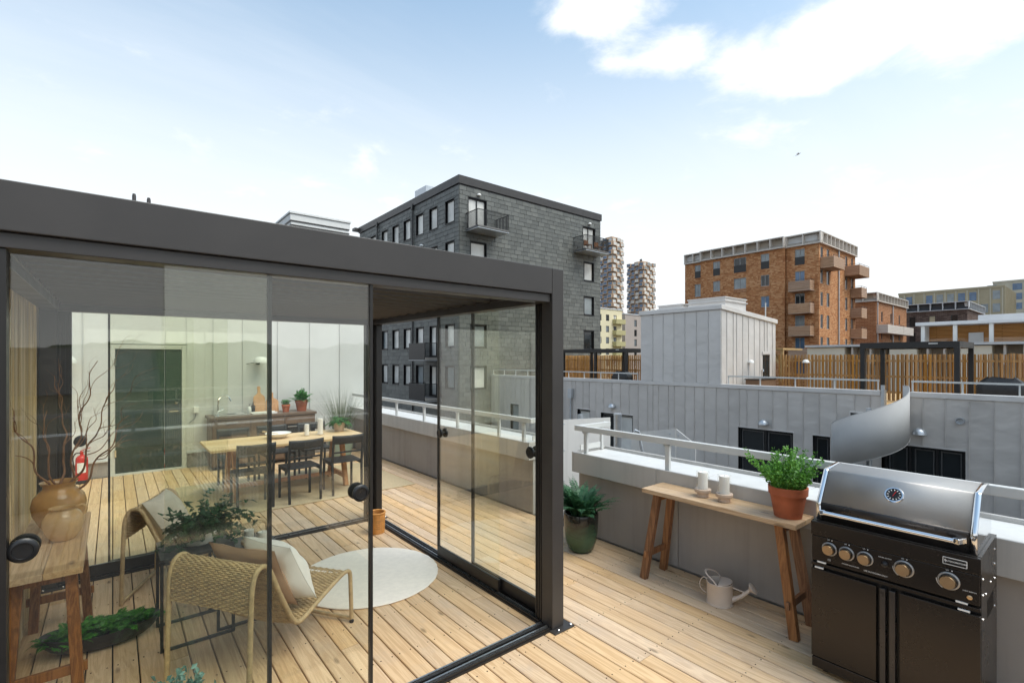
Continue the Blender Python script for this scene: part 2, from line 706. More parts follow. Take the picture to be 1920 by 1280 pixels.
plain('basket_cane', (.60, .27, .065), .5, .0, .2, 40, .2, 140, .1, .12)
plain('wall_lamp_white', (.78, .78, .76), .35, .0, .03, 5)
plain('can_enamel', (.66, .54, .44), .42, .0, .04, 8)
plain('chair_charcoal', (.022, .024, .026), .5, .0, .1, 12)
plain('counter_bronze', (.165, .105, .068), .5, .2, .08, 3)
plain('counter_top', (.15, .10, .070), .45, .0, .08, 5)
plain('ochre_glaze', (.50, .27, .085), .12, .0, .25, 7, 0, 0, .05)
plain('jug_glaze', (.60, .38, .17), .13, .0, .16, 9, 0, 0, .05)
plain('green_pot_grey', (.25, .31, .25), .4, .0, .1, 6)
plain('stem_brown', (.24, .115, .05), .7, .0, .25, 22)
plain('grill_black', (.036, .029, .024), .26, .6, .05, 2, 0, 0, .03)
plain('grill_dark', (.010, .009, .009), .4, .2, .1, 6)
plain('lid_band', (.055, .050, .048), .32, .6, .1, 5)
plain('brass_dial', (.60, .42, .25), .30, 1.0, .03, 8, 0, 0, .03)
plain('bird_grey', (.32, .30, .28), .8, .0, .1, 20)
plain('bird_white', (.75, .74, .72), .8, .0, .05, 20)
plain('wicker_dark', (.08, .05, .035), .7, .0, .2, 20)
plain('cover_black', (.016, .017, .019), .55, .0, .15, 7, .3, 12)
thin_glass('pane_clear', (.978, .985, .945), 1.58, 0.0, .012)
thin_glass('glass_jar', (.99, .99, .985), 1.4)
def weathered(name, col, rough, streak=.12, spot=.06):
    """outdoor sheet: rain runs down it, dust lies on it"""
    t = NT(name)
    run = t.noise(t.coord(scale=(9, 9, .5), rnd=4.0), 1.0, 5, .6)
    dust = t.noise(t.coord(rnd=6.0), 2.2, 7, .65)
    k = t.math('ADD', t.math('MULTIPLY', t.rng(run, .45, .75, 0, streak, True), 1.0), t.math('MULTIPLY', t.rng(dust, .4, .8, 0, spot), 1.0))
    c = t.mix(k, col, tuple(x * .45 for x in col))
    return t.fin(c, t.rng(dust, .3, .7, rough - .08, rough + .1), 0, .4)


weathered('parapet_cap', (.66, .655, .635), .5, .10, .30)
weathered('parapet_fascia', (.49, .47, .44), .42, .28, .14)
weathered('parapet_panel', (.34, .31, .283), .55, .24, .16)
weathered('stair_sheet', (.66, .64, .61), .55, .18, .10)
leafmat('fern_leaf', (.012, .055, .012), (.055, .20, .035))
leafmat('fern_blue', (.02, .075, .035), (.08, .21, .10))
leafmat('bush_leaf', (.045, .15, .018), (.17, .40, .06))
leafmat('moss_leaf', (.015, .105, .010), (.085, .34, .028))
leafmat('ivy_leaf', (.010, .045, .018), (.045, .14, .055))
leafmat('grass_leaf', (.060, .085, .045), (.18, .22, .11))
leafmat('sage_leaf', (.06, .13, .09), (.20, .33, .24))
leafmat('herb_leaf', (.03, .14, .03), (.10, .32, .09))


def zinc(name, col, dent=.5):
    """standing-seam sheet: slightly oil-canned, each tray a hair different"""
    t = NT(name)
    c = t.coord(rnd=9.0)
    oi = t.n('ShaderNodeObjectInfo')
    f = t.noise(c, .9, 5, .6)
    v = t.ramp(f, [(.3, tuple(x * .93 for x in col)), (.7, tuple(min(1, x * 1.07) for x in col))])
    h = t.n('ShaderNodeHueSaturation')
    t.link(t.rng(oi.outputs['Random'], 0, 1, .95, 1.05), h.inputs['Value'])
    t.link(v, h.inputs['Color'])
    c2 = t.coord(scale=(1.1, 1.1, 1.9), rnd=9.0)
    hgt = t.noise(c2, 1.1, 2, .5, .3)
    t.bump(hgt, dent, .06)
    return t.fin(h.outputs[0], t.rng(f, .3, .7, .36, .52), .2, .5)


zinc('zinc_grey', (.57, .535, .50))
zinc('zinc_pale', (.615, .59, .565))
zinc('zinc_back', (.70, .70, .69), .1)


def slate():
    t = NT('slate')
    oi = t.n('ShaderNodeObjectInfo')
    geo = t.n('ShaderNodeNewGeometry')
    fr = t.math('FRACT', t.math('ADD', t.math('MULTIPLY', oi.outputs['Random'], 3.7), geo.outputs['Random Per Island']))
    c = t.coord(rnd=40.0)
    n = t.noise(c, 1.6, 6, .65)
    k = t.math('ADD', t.math('MULTIPLY', fr, .7), t.math('MULTIPLY', n, .3))
    col = t.ramp(k, [(.08, (.095, .099, .092)), (.5, (.122, .127, .118)), (.85, (.150, .155, .143)), (.97, (.21, .215, .197))])
    t.bump(t.noise(c, 5, 5, .6), .25, .01)
    return t.fin(col, t.rng(n, .3, .7, .4, .62), 0, .45)


slate()


def shingle(name, dark, mid, light, w=.55, h=.24, blotch=.3):
    """wall of cedar shakes or bricks, far away: courses too small to pick apart"""
    t = NT(name)
    tcn = t.n('ShaderNodeTexCoord')
    sp = t.n('ShaderNodeSeparateXYZ')
    t.link(tcn.outputs['Object'], sp.inputs[0])
    u = t.math('ADD', sp.outputs[0], sp.outputs[1])
    cb = t.n('ShaderNodeCombineXYZ')
    t.link(u, cb.inputs[0])
    t.link(sp.outputs[2], cb.inputs[1])
    br = t.n('ShaderNodeTexBrick')
    t.link(cb.outputs[0], br.inputs['Vector'])
    br.inputs['Scale'].default_value = 1.0
    br.inputs['Brick Width'].default_value = w
    br.inputs['Row Height'].default_value = h
    br.inputs['Mortar Size'].default_value = .025
    br.inputs['Mortar Smooth'].default_value = .3
    br.inputs['Bias'].default_value = 0.0
    br.inputs['Color1'].default_value = (0, 0, 0, 1)
    br.inputs['Color2'].default_value = (1, 1, 1, 1)
    br.inputs['Mortar'].default_value = (0, 0, 0, 1)
    br.offset_frequency = 2
    n = t.noise(t.coord(), .35, 5, .6)
    g = t.n('ShaderNodeRGBToBW')
    t.link(br.outputs['Color'], g.inputs[0])
    k = t.math('ADD', t.math('MULTIPLY', g.outputs[0], 1 - blotch), t.math('MULTIPLY', n, blotch))
    col = t.ramp(k, [(.05, dark), (.42, mid), (.85, light)])
    col = t.mix(t.math('MULTIPLY', br.outputs['Fac'], .75), col, tuple(x * .35 for x in dark))
    t.bump(t.math('SUBTRACT', 1.0, br.outputs['Fac']), .7, .03)
    return t.fin(col, .85, 0, .2)


def shakes(name, dark, mid, light, h=.27):
    """lapped cedar shakes: uneven courses, butts of uneven length, silvered and red patches"""
    t = NT(name)
    sp = t.n('ShaderNodeSeparateXYZ')
    t.link(t.n('ShaderNodeTexCoord').outputs['Object'], sp.inputs[0])
    u = t.math('ADD', sp.outputs[0], sp.outputs[1])
    def cv(a, b):
        c = t.n('ShaderNodeCombineXYZ')
        t.link(t.math('MULTIPLY', u, a), c.inputs[0])
        t.link(t.math('MULTIPLY', sp.outputs[2], b), c.inputs[1])
        return c.outputs[0]
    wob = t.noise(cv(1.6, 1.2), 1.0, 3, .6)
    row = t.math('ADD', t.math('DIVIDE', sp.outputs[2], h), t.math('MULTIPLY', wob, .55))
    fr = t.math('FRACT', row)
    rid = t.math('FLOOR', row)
    c2 = t.n('ShaderNodeCombineXYZ')
    t.link(t.math('ADD', t.math('MULTIPLY', u, 3.1), t.math('MULTIPLY', rid, 7.37)), c2.inputs[0])
    t.link(t.math('MULTIPLY', rid, 3.1), c2.inputs[1])
    vo = t.n('ShaderNodeTexVoronoi', voronoi_dimensions='2D')
    t.link(c2.outputs[0], vo.inputs['Vector'])
    vo.inputs['Scale'].default_value = 1.0
    vo.inputs['Randomness'].default_value = .8
    g = t.n('ShaderNodeRGBToBW')
    t.link(vo.outputs['Color'], g.inputs[0])
    k = t.math('ADD', t.math('MULTIPLY', g.outputs[0], .55), t.math('MULTIPLY', t.noise(cv(.22, .3), 1.0, 5, .6), .45))
    col = t.ramp(k, [(.18, dark), (.45, mid), (.75, light)])
    lap_shadow = t.rng(fr, .80, .96, 0.0, .8, True)  # shadow line under the course above, painted into the shake colour
    col = t.mix(lap_shadow, col, tuple(x * .30 for x in dark))
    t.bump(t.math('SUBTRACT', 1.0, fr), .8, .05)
    return t.fin(col, .85, 0, .2)


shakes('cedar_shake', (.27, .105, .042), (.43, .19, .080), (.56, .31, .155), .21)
shingle('cedar_smooth', (.34, .15, .07), (.42, .20, .10), (.48, .25, .135), .8, .25, .3)
shingle('brown_brick', (.085, .055, .045), (.135, .092, .075), (.20, .145, .12), .6, .2, .3)
shingle('loggia_wood', (.45, .20, .060), (.52, .25, .085), (.58, .30, .11), 3.0, .12, .3)


def winpane(name, col, rough=.06):
    t = NT(name)
    c = t.coord(rnd=50.0)
    n = t.noise(c, .8, 3, .5)
    cc = t.ramp(n, [(.35, tuple(x * .8 for x in col)), (.65, tuple(min(1, x * 1.15) for x in col))])
    return t.fin(cc, rough, 0, .6)


winpane('pane_dark', (.022, .026, .028), .03)
winpane('pane_mid', (.24, .27, .28))
winpane('pane_blue', (.09, .16, .26))
winpane('pane_blind', (.66, .65, .61), .12)
winpane('pane_warm', (.42, .36, .25), .1)
winpane('door_dark', (.020, .040, .036), .07)
plain('window_frame_black', (.012, .012, .013), .4)
plain('sash_dark', (.075, .075, .075), .4)
plain('window_frame_grey', (.30, .29, .28), .5)
plain('yellow_render', (.76, .68, .46), .85, .0, .05, .5)
plain('olive_render', (.48, .43, .22), .85, .0, .05, .5)
plain('pink_render', (.42, .36, .32), .85, .0, .05, .5)
plain('cream_render', (.78, .71, .58), .85, .0, .05, .5)
plain('attic_render', (.42, .37, .31), .8, .0, .06, .8)
plain('fin_render', (.62, .56, .50), .8, .0, .05, .8)
plain('tower_clay', (.54, .38, .26), .8, .0, .12, .05, 0, 0, .1, .14)
plain('gold_panel', (.37, .315, .21), .45, .3, .08, .3)
plain('gold_pale', (.50, .46, .36), .45, .2, .05, .3)
plain('asphalt', (.05, .05, .05), .9, .0, .2, .4)
plain('attic_dark', (.055, .055, .060), .7, .0, .1, .6)
plain('fence_timber', (.52, .33, .14), .7, .0, .12, 3)
# ================================================================== the setting
g = MB()
g.grid(lambda a, b: ((a - .5) * 5000, (b - .5) * 5000, -16.0), 9, 9)
struct(g.build('ground', MAT['asphalt']))

m = MB()
m.box(-13.0, -7.0, -15.99, 4.38, 16.5, -.062)
struct(m.build('roof_slab', MAT['dark_under']))

# deck of single boards running away from the camera
deck = bpy.data.objects.new('deck', None)
COL.objects.link(deck)
struct(deck)
ORG[deck.name] = (0, 0, 0)
PITCH, BW = .128, .1205
xe = 3.962
rb = random.Random(3)
col_i = 0
while xe > -2.7:
    y = -3.3 - rb.random() * 2.4
    x0, x1 = xe - BW, xe
    while y < 10.17:
        L = rb.choice((2.7, 3.3, 3.9, 4.5))
        y1 = min(y + L, 10.17)
        if y1 > -3.3:
            ya = max(y, -3.3)
            b = MB()
            dz = rb.uniform(-.0012, .0012)
            poly = [(x0, -.028), (x1, -.028), (x1, -.004), (x1 - .004, 0), (x0 + .004, 0), (x0, -.004)]
            yc = (ya + y1) / 2
            xc = (x0 + x1) / 2
            b.prism([(p - xc, q) for p, q in poly], (ya + .0012) - yc, (y1 - .0012) - yc, lambda p, q, t: (p, t, q + dz))
            o = b.build('board', MAT['deck_wood'], deck)
            o.location = (xc, yc, 0)
        y = y1
    xe -= PITCH
    col_i += 1

# screw heads: one pair per joist and board, near the camera only
sc_ = MB()
for i in range(52):
    xc = 3.962 - BW / 2 - i * PITCH
    if xc < -.6:
        continue
    for j in range(18):
        yy = .9 + j * .5
        for s in (-.038, .038):
            sc_.lathe([(.0042, .0004), (.0042, .0018)], 6, (xc + s, yy, 0))
o = sc_.build('deck_screw', MAT['grill_black'], deck, stuff=True)

# ------------------------------------------------------------------ parapets with their railings
def parapet(y0, y1, label, end):
    t = thing('parapet_wall', label, 'parapet wall', (4.1, (y0 + y1) / 2, 0), world=True)
    ya, yb = y0, y1
    m = MB()
    m.box(4.0, ya + .02, -.05, 4.40, yb - .02, .80)
    m.build('core', MAT['parapet_panel'], t)
    # inner cladding in single sheets
    n = max(1, round((yb - ya) / 1.25))
    for k in range(n):
        a, b = ya + (yb - ya) * k / n, ya + (yb - ya) * (k + 1) / n
        m = MB()
        m.box(3.968, a + .003, .012, 3.998, b - .003, .70)
        m.build('cladding_sheet', MAT['parapet_panel'], t, bevel=.002)
    # folded metal skirt round the top
    n = max(1, round((yb - ya) / 1.0))
    for k in range(n):
        a, b = ya + (yb - ya) * k / n, ya + (yb - ya) * (k + 1) / n
        m = MB()
        m.box(3.88, a + .0015, .672, 3.905, b - .0015, .885)
        m.build('fascia_sheet', MAT['parapet_fascia'], t, bevel=.003)
    m = MB()
    m.box(3.905, ya + .005, .69, 3.998, yb - .005, .72)
    m.build('soffit', MAT['parapet_panel'], t)
    n = max(1, round((yb - ya) / .75))
    for k in range(n):
        a, b = ya + (yb - ya) * k / n, ya + (yb - ya) * (k + 1) / n
        m = MB()
        m.box(3.907, a + .002, .842, 4.402, b - .002, .862)
        m.build('cap_sheet', MAT['parapet_cap'], t, bevel=.002)
    m = MB()
    m.box(4.404, ya, .66, 4.432, yb, .893)
    m.build('outer_lip', MAT['parapet_fascia'], t, bevel=.003)
    m = MB()
    e = yb if end == 'hi' else ya
    s = 1 if end == 'hi' else -1
    m.box(3.882, e + s * .002, .672, 4.43, e + s * .026, .888)
    m.box(3.97, e - s * .018, .0, 4.40, e + s * .001, .67)
    m.build('end_plate', MAT['parapet_fascia'], t, bevel=.003)
    return t


parapet(-3.6, 3.70, 'low grey parapet with pale cap behind the wooden bench and the grill', 'hi')
parapet(4.46, 10.17, 'low grey parapet with pale cap beyond the glass room, running to the back wall', 'lo')


def railing(ya, yb, end, posts, label):
    t = thing('handrail', label, 'railing', (3.94, end, .885), world=True)
    m = MB()
    m.box(3.915, ya, 1.115, 3.965, yb, 1.172)
    m.build('top_rail', MAT['rail_paint'], t, bevel=.004)
    s = 1 if end == yb else -1
    m = MB()
    m.box(3.968, end - s * .05, 1.116, 4.47, end, 1.171)
    m.build('return_rail', MAT['rail_paint'], t, bevel=.004)
    for y in posts:
        m = MB()
        m.box(3.924, y - .022, .862, 3.956, y + .022, 1.114)
        p = m.build('post', MAT['rail_paint'], t, bevel=.003)
        m = MB()
        m.lathe([(.008, -.012), (.008, .012)], 8, (3.94, y + .032, 1.098), rotm(0, PI / 2, 0))
        m.box(3.918, y - .036, 1.104, 3.962, y + .036, 1.1135)
        m.build('bracket', MAT['galvanised'], p)
    m = MB()
    m.box(4.32, end - s * .045, .866, 4.35, end - s * .012, 1.114)
    m.build('post', MAT['rail_paint'], t, bevel=.003)
    m = MB()
    m.box(3.975, end - s * .04, .895, 4.30, end - s * .03, .955)
    m.build('kick_plate', MAT['rail_paint'], t)
    return t


railing(-3.6, 3.72, 3.72, [3.57, 2.57, 1.56, .55, -.45], 'off-white metal handrail on the parapet behind the bench')
railing(4.44, 10.15, 4.44, [4.6, 5.1, 6.1, 7.1, 8.1, 9.1], 'off-white metal handrail on the parapet beyond the glass room')

# ------------------------------------------------------------------ wall of our own upper storey, with kitchen and door
W = thing('penthouse_wall', 'pale standing seam metal wall with a dark door behind the outdoor kitchen', 'building', (-1.0, 10.2, 0), world=True)
FW = ((0, 10.2, 0), (1, 0), (0, -1))
m = MB()
m.box(-7.0, 10.24, -.05, -.05, 16, 3.58)
m.box(1.0, 10.24, -.05, 4.62, 16, 3.58)
m.box(-.05, 10.24, 2.14, 1.0, 16, 3.58)
m.box(-.05, 10.6, -.05, 1.0, 16, 2.14)
m.build('core', MAT['zinc_back'], W)
m = MB()
m.box(-7.05, 10.1, 3.58, 4.70, 16.05, 3.68)
m.build('roof_edge', MAT['roof_light'], W)
edges = [4.60, 4.27, 3.67, 3.07, 2.47, 1.87, 1.40, 1.0, -.05, -.36, -.96, -1.56, -2.16, -2.76, -3.4]
for a, b in zip(edges[1:], edges[:-1]):
    z0 = 2.14 if (a >= -.06 and b <= 1.01) else .27
    m = MB()
    m.fbox(FW, a + .004, b - .004, z0, 3.57, -.03, 0.0)
    m.fbox(FW, a - .006, a + .0035, z0, 3.57, -.03, .022)
    m.build('seam_panel', MAT['zinc_back'], W)
m = MB()
m.fbox(FW, -4, -.05, .0, .245, -.04, -.012)
m.fbox(FW, 1.0, 4.60, .0, .245, -.04, -.012)
m.build('plinth', MAT['parapet_panel'], W)
m = MB()
m.fbox(FW, -4, -.052, .246, .268, -.04, .03)
m.fbox(FW, 1.002, 4.60, .246, .268, -.04, .03)
m.build('drip_ledge', MAT['rail_paint'], W)
m = MB()
m.fbox(FW, -.045, .025, .03, 2.13, -.10, .012)
m.fbox(FW, .925, .995, .03, 2.13, -.10, .012)
m.fbox(FW, .026, .924, 2.06, 2.13, -.10, .012)
m.fbox(FW, -.045, .995, .0, .028, -.12, .03)
m.build('door_frame', MAT['rail_paint'], W)
m = MB()
m.fbox(FW, .03, .92, .03, 2.055, -.075, -.03)
d = m.build('door', MAT['door_dark'], W)
m = MB()
m.fbox(FW, .83, .87, .99, 1.01, -.028, .03)
m.fbox(FW, .74, .87, .99, 1.01, .03, .045)
m.lathe([(.024, 0), (.024, .03), (0, .034)], 14, (.85, 10.225, 1.14), rotm(PI / 2, 0, 0))
m.build('handle', MAT['chrome'], d, smooth=True)
m = MB()
for z in (.30, 1.78):
    m.fbox(FW, .018, .04, z, z + .12, -.02, .026)
m.build('hinge', MAT['chrome'], d)

for x, h in ((.29, 4.83), (.50, 4.80)):
    t = thing('vent_pipe', 'thin dark roof pipe sticking up over the pergola beam, ' + ('the left of the pair' if x < .4 else 'the right of the pair'), 'pipe', (x, 11.0, 3.68))
    m = MB()
    m.lathe([(.03, 0), (.03, h - 3.72), (.022, h - 3.68)], 12)
    m.build('tube', MAT['dark_metal'], t, smooth=True)
    m = MB()
    m.lathe([(.07, 0), (.06, .02), (.032, .09)], 14)
    m.build('flashing', MAT['galvanised'], t, smooth=True)

# ------------------------------------------------------------------ glazed pergola
P = thing('pergola', 'dark grey louvred pergola with sliding glass walls standing on the deck', 'pergola', (1.0, 4.0, 0), world=True)
X0, X1, Y0, Y1 = -.47, 2.48, 2.46, 5.62
ZB, ZT = 2.35, 2.53
DM, DP = MAT['dark_metal'], MAT['dark_profile']
for nm, b in (('front_beam', (X0, Y0, ZB, X1 - .112, Y0 + .13, ZT)), ('back_beam', (X0, Y1 - .13, ZB, X1 - .112, Y1, ZT)),
              ('side_beam', (X0, Y0 + .132, ZB, X0 + .13, Y1 - .132, ZT)), ('side_beam', (X1 - .13, Y0 + .114, ZB, X1, Y1 - .114, ZT))):
    m = MB()
    m.box(*b)
    m.build(nm, DM, P, bevel=.004)
for (px, py) in ((X0, Y0), (X1 - .11, Y0), (X0, Y1 - .11), (X1 - .11, Y1 - .11)):
    m = MB()
    m.box(px, py, .012, px + .11, py + .11, ZT - (.001 if px > 0 else .185))
    po = m.build('post', DM, P, bevel=.004)
    m = MB()
    m.box(px - .02, py - .05, .001, px + .17, py + .15, .011)
    m.build('base_plate', DM, po, bevel=.002)
    for bx, by in ((px + .15, py - .03), (px + .15, py + .13), (px + .03, py - .03)):
        m = MB()
        m.lathe([(.011, .0112), (.011, .018), (.007, .022)], 8, (bx, by, 0))
        m.build('bolt', MAT['chrome'], po, smooth=True)
# seam where the post cap meets the beam is the 2 mm gap above
# head tracks
for b in ((X0 + .11, Y0 + .02, 2.293, X1 - .112, Y0 + .125, ZB - .001), (X0 + .11, Y1 - .125, 2.293, X1 - .112, Y1 - .02, ZB - .001),
          (X1 - .125, Y0 + .13, 2.293, X1 - .02, Y1 - .13, ZB - .001), (X0 + .02, Y0 + .13, 2.293, X0 + .125, Y1 - .13, ZB - .001)):
    m = MB()
    m.box(*b)
    m.build('head_track', DM, P, bevel=.003)
# jamb profiles beside the posts, with grooves
for (a, b, c, d_) in ((X1 - .10, Y0 + .112, X1 - .03, Y0 + .19), (X1 - .10, Y1 - .20, X1 - .03, Y1 - .112), (X1 - .185, Y1 - .10, X1 - .112, Y1 - .03),
                      (X0 + .112, Y0 + .03, X0 + .175, Y0 + .10), (X0 + .112, Y1 - .10, X0 + .20, Y1 - .03)):
    m = MB()
    m.box(a, b, .03, c, d_, 2.292)
    for k in range(3):
        f = (k + .5) / 3
        if c - a < d_ - b:
            m.box(a - .006, b + (d_ - b) * f - .006, .031, a - .0005, b + (d_ - b) * f + .006, 2.291)
        else:
            m.box(a + (c - a) * f - .006, b - .006, .031, a + (c - a) * f + .006, b - .0005, 2.291)
    m.build('jamb', DP, P, bevel=.002)
# floor tracks: dark channel with bright running rails
def track(x0, y0, x1, y1):
    m = MB()
    m.box(x0, y0, .001, x1, y1, .012)
    t = m.build('floor_track', DP, P)
    long_x = (x1 - x0) > (y1 - y0)
    for k in range(4):
        f = (k + .5) / 4
        m = MB()
        if long_x:
            yy = y0 + (y1 - y0) * f
            m.box(x0 + .003, yy - .006, .012, x1 - .003, yy + .006, .027)
        else:
            xx = x0 + (x1 - x0) * f
            m.box(xx - .006, y0 + .003, .012, xx + .006, y1 - .003, .027)
        m.build('running_rail', MAT['track_metal'] if k % 2 else DP, t)
track(X0 + .112, Y0 + .005, X1 - .112, Y0 + .125)
track(X0 + .112, Y1 - .125, X1 - .112, Y1 - .005)
track(X1 - .125, Y0 + .13, X1 - .005, Y1 - .112)
# roof louvres, nearly closed
n = 14
for k in range(n):
    yc = Y0 + .15 + (Y1 - Y0 - .30) * (k + .5) / n
    m = MB()
    m.prism([(-.108, .004), (-.10, -.012), (.062, -.012), (.066, -.046), (.094, -.046), (.10, .018), (.108, .020), (.10, .034), (-.06, .022), (-.10, .012)], X0 + .135, X1 - .135,
            lambda p, q, t: (t, yc + p * .76 + q * .64, 2.440 + q * .76 - p * .64))
    m.build('louvre', DM, P)
# row of small fixing heads along the inside of the side beams
for xs, s in ((X0 + .1305, 1), (X1 - .1305, -1)):
    for k in range(10):
        m = MB()
        m.lathe([(.008, 0), (.008, .004)], 8, (xs, Y0 + .3 + k * .28, 2.405), rotm(0, s * PI / 2, 0))
        m.build('fixing_head', MAT['track_metal'], P)


def glass_panel(axis, a, b, c, profile, knob=None, knob_side=-1):
    """one sliding pane: axis 'x' spans X a..b at Y=c, axis 'y' spans Y a..b at X=c"""
    root = None
    def B(u0, u1, w0, w1, z0, z1, m):
        if axis == 'x':
            m.box(u0, c + w0, z0, u1, c + w1, z1)
        else:
            m.box(c + w0, u0, z0, c + w1, u1, z1)
    m = MB()
    B(a, b, -.012, .012, .029, .125, m)
    root = m.build('sliding_panel', DP, P, bevel=.002)
    m = MB()
    B(a + .004, b - .004, -.005, .005, .1255, 2.30, m)
    m.build('pane', MAT['pane_clear'], root)
    for p in profile:
        m = MB()
        B(p - .008, p + .008, -.013, .013, .126, 2.292, m)
        m.build('edge_profile', DP, root)
    if knob is not None:
        for s in (-1, 1):
            m = MB()
            if axis == 'x':
                M, cc = rotm(-s * PI / 2, 0, 0), (knob, c, 1.2)
            else:
                M, cc = rotm(0, s * PI / 2, 0), (c, knob, 1.2)
            m.lathe([(.012, .0055), (.014, .018), (.040, .020), (.044, .026), (.044, .036), (.038, .041), (.030, .042), (.028, .037), (0, .036)], 28, cc, M)
            m.build('knob', MAT['black_plastic'], root, smooth=True)


YF1, YF2 = 2.545, 2.505
glass_panel('x', -.295, .587, YF1, (.579,), -.255)
glass_panel('x', .163, 1.075, YF2, (1.067,), 1.00)
glass_panel('y', 3.11, 4.06, 2.405, (4.052,), 3.985)
glass_panel('y', 2.62, 3.54, 2.440, (3.532,), 2.74)
glass_panel('x', -.27, .60, 5.535, (), -.215)
glass_panel('x', -.035, .89, 5.575, (-.027,), None)
glass_panel('x', .34, 1.24, 5.535, (), None)

# timber wall closing the left side
T = thing('slatted_wall', 'pale timber wall of upright slats on the left of the glass room', 'wall', (-.5, 4.0, 0), world=True)
m = MB()
for z in (.15, 1.2, 2.2):
    m.box(-.56, 2.58, z, -.525, 5.5, z + .06)
m.build('batten', MAT['fence_timber'], T)
y = 2.58
rs = random.Random(5)
while y < 5.60:
    w = rs.choice((.035, .045, .06, .085))
    m = MB()
    dx = rs.uniform(0, .014)
    m.box(-.524, y + .002, .012, -.472 - dx * 1.0, min(y + w, 5.61) - .002, 2.345)
    m.build('slat', MAT['wall_slat'], T)
    y += w
# ================================================================== buildings round about
def rect_minus(r, holes):
    out = [r]
    for h in holes:
        nxt = []
        for (a, b, c, d) in out:
            if h[1] <= a or h[0] >= b or h[3] <= c or h[2] >= d:
                nxt.append((a, b, c, d))
                continue
            if h[2] > c:
                nxt.append((a, b, c, h[2]))
            if h[3] < d:
                nxt.append((a, b, h[3], d))
            lo, hi = max(c, h[2]), min(d, h[3])
            if h[0] > a:
                nxt.append((a, h[0], lo, hi))
            if h[1] < b:
                nxt.append((h[1], b, lo, hi))
        out = nxt
    return out


def wall_with_holes(m, F, u0, u1, v0, v1, holes, w0, w1):
    vs = sorted({v0, v1, *[h[2] for h in holes], *[h[3] for h in holes]})
    vs = [v for v in vs if v0 <= v <= v1]
    for a, b in zip(vs[:-1], vs[1:]):
        cut = sorted([(h[0], h[1]) for h in holes if h[2] < b - 1e-6 and h[3] > a + 1e-6])
        u = u0
        for c, d in cut:
            if c > u:
                m.fbox(F, u, min(c, u1), a, b, w0, w1)
            u = max(u, d)
        if u < u1:
            m.fbox(F, u, u1, a, b, w0, w1)


def window(parent, F, u0, u1, v0, v1, w=-.16, ft=.07, fmat='window_frame_black', pane='pane_dark', mull=0, name='window', transom=None):
    m = MB()
    m.fbox(F, u0, u0 + ft, v0, v1, w, w + .09)
    m.fbox(F, u1 - ft, u1, v0, v1, w, w + .09)
    m.fbox(F, u0 + ft, u1 - ft, v0, v0 + ft, w, w + .088)
    m.fbox(F, u0 + ft, u1 - ft, v1 - ft, v1, w, w + .088)
    for k in range(mull):
        uc = u0 + (u1 - u0) * (k + 1) / (mull + 1)
        m.fbox(F, uc - ft * .5, uc + ft * .5, v0 + ft, v1 - ft, w, w + .085)
    if transom:
        m.fbox(F, u0 + ft, u1 - ft, transom - ft * .5, transom + ft * .5, w + .001, w + .086)
    o = m.build(name, MAT[fmat], parent)
    m = MB()
    m.fbox(F, u0 + ft * .8, u1 - ft * .8, v0 + ft * .8, v1 - ft * .8, w + .02, w + .04)
    m.build('pane', MAT[pane], o)
    return o


def bars(m, p0, p1, z0, z1, pitch=.09, t=.022):
    p0, p1 = Vector(p0), Vector(p1)
    L = (p1 - p0).length
    n = max(1, int(L / pitch))
    for k in range(n + 1):
        p = p0.lerp(p1, k / n)
        m.box(p.x - t / 2, p.y - t / 2, z0, p.x + t / 2, p.y + t / 2, z1)
    m.beam((p0.x, p0.y, z1 + .02), (p1.x, p1.y, z1 + .02), .05, .04)
    m.beam((p0.x, p0.y, z0), (p1.x, p1.y, z0), .04, .03)


rc = random.Random(21)
CAM = Vector((0, 0, 1.9))

# ------------------------------------------------------------------ dark slate house
S = thing('slate_house', 'dark grey slate clad apartment block with black balconies behind the pergola', 'building', (18.6, 28.6, -16), world=True)
FR = ((18.6, 28.6, 0), (1, 0), (0, -1))
FL = ((18.6, 28.6, 0), (0, 1), (-1, 0))
SH = 2.95
winR = []
winR.append((.75, 2.3, 11.0, 13.25, 'door', 'pane_blind'))
winR.append((12.55, 14.05, 11.0, 13.2, 'door', 'pane_blind'))
for k in range(1, 5):
    winR.append((.95, 2.3, 13.13 - SH * k - 1.6, 13.13 - SH * k, 'win', rc.choice(('pane_blind', 'pane_blind', 'pane_mid'))))
for k, pm in ((1, 'pane_blind'), (2, 'pane_mid'), (3, 'pane_dark'), (4, 'pane_mid')):
    winR.append((12.7, 13.9, 13.13 - SH * k - 1.58, 13.13 - SH * k, 'win', pm))
winL = []
for k in range(5):
    for j, u in enumerate((.6, 2.9, 5.0, 7.1, 9.2, 11.35, 13.8, 15.9)):
        if k >= 3 and j == 1:
            winL.append((2.5, 4.0, 13.16 - SH * k - 2.25, 13.16 - SH * k, 'door', 'pane_blind'))
            continue
        top = 13.16 - SH * k
        winL.append((u, u + 1.15, top - 1.6, top, 'win', rc.choice(('pane_blind', 'pane_blind', 'pane_warm', 'pane_mid') if k > 1 else ('pane_blind',))))
m = MB()
wall_with_holes(m, FR, 0.0, 14.8, -15.99, 14.2, [w[:4] for w in winR], -.28, 0)
wall_with_holes(m, FL, .281, 17.6, -15.99, 14.2, [w[:4] for w in winL], -.28, 0)
m.box(18.9, 28.9, -15.99, 33.4, 46.2, 14.2)
m.build('wall', MAT['attic_dark'], S)
slates = []
ROW, SWD = .32, .62
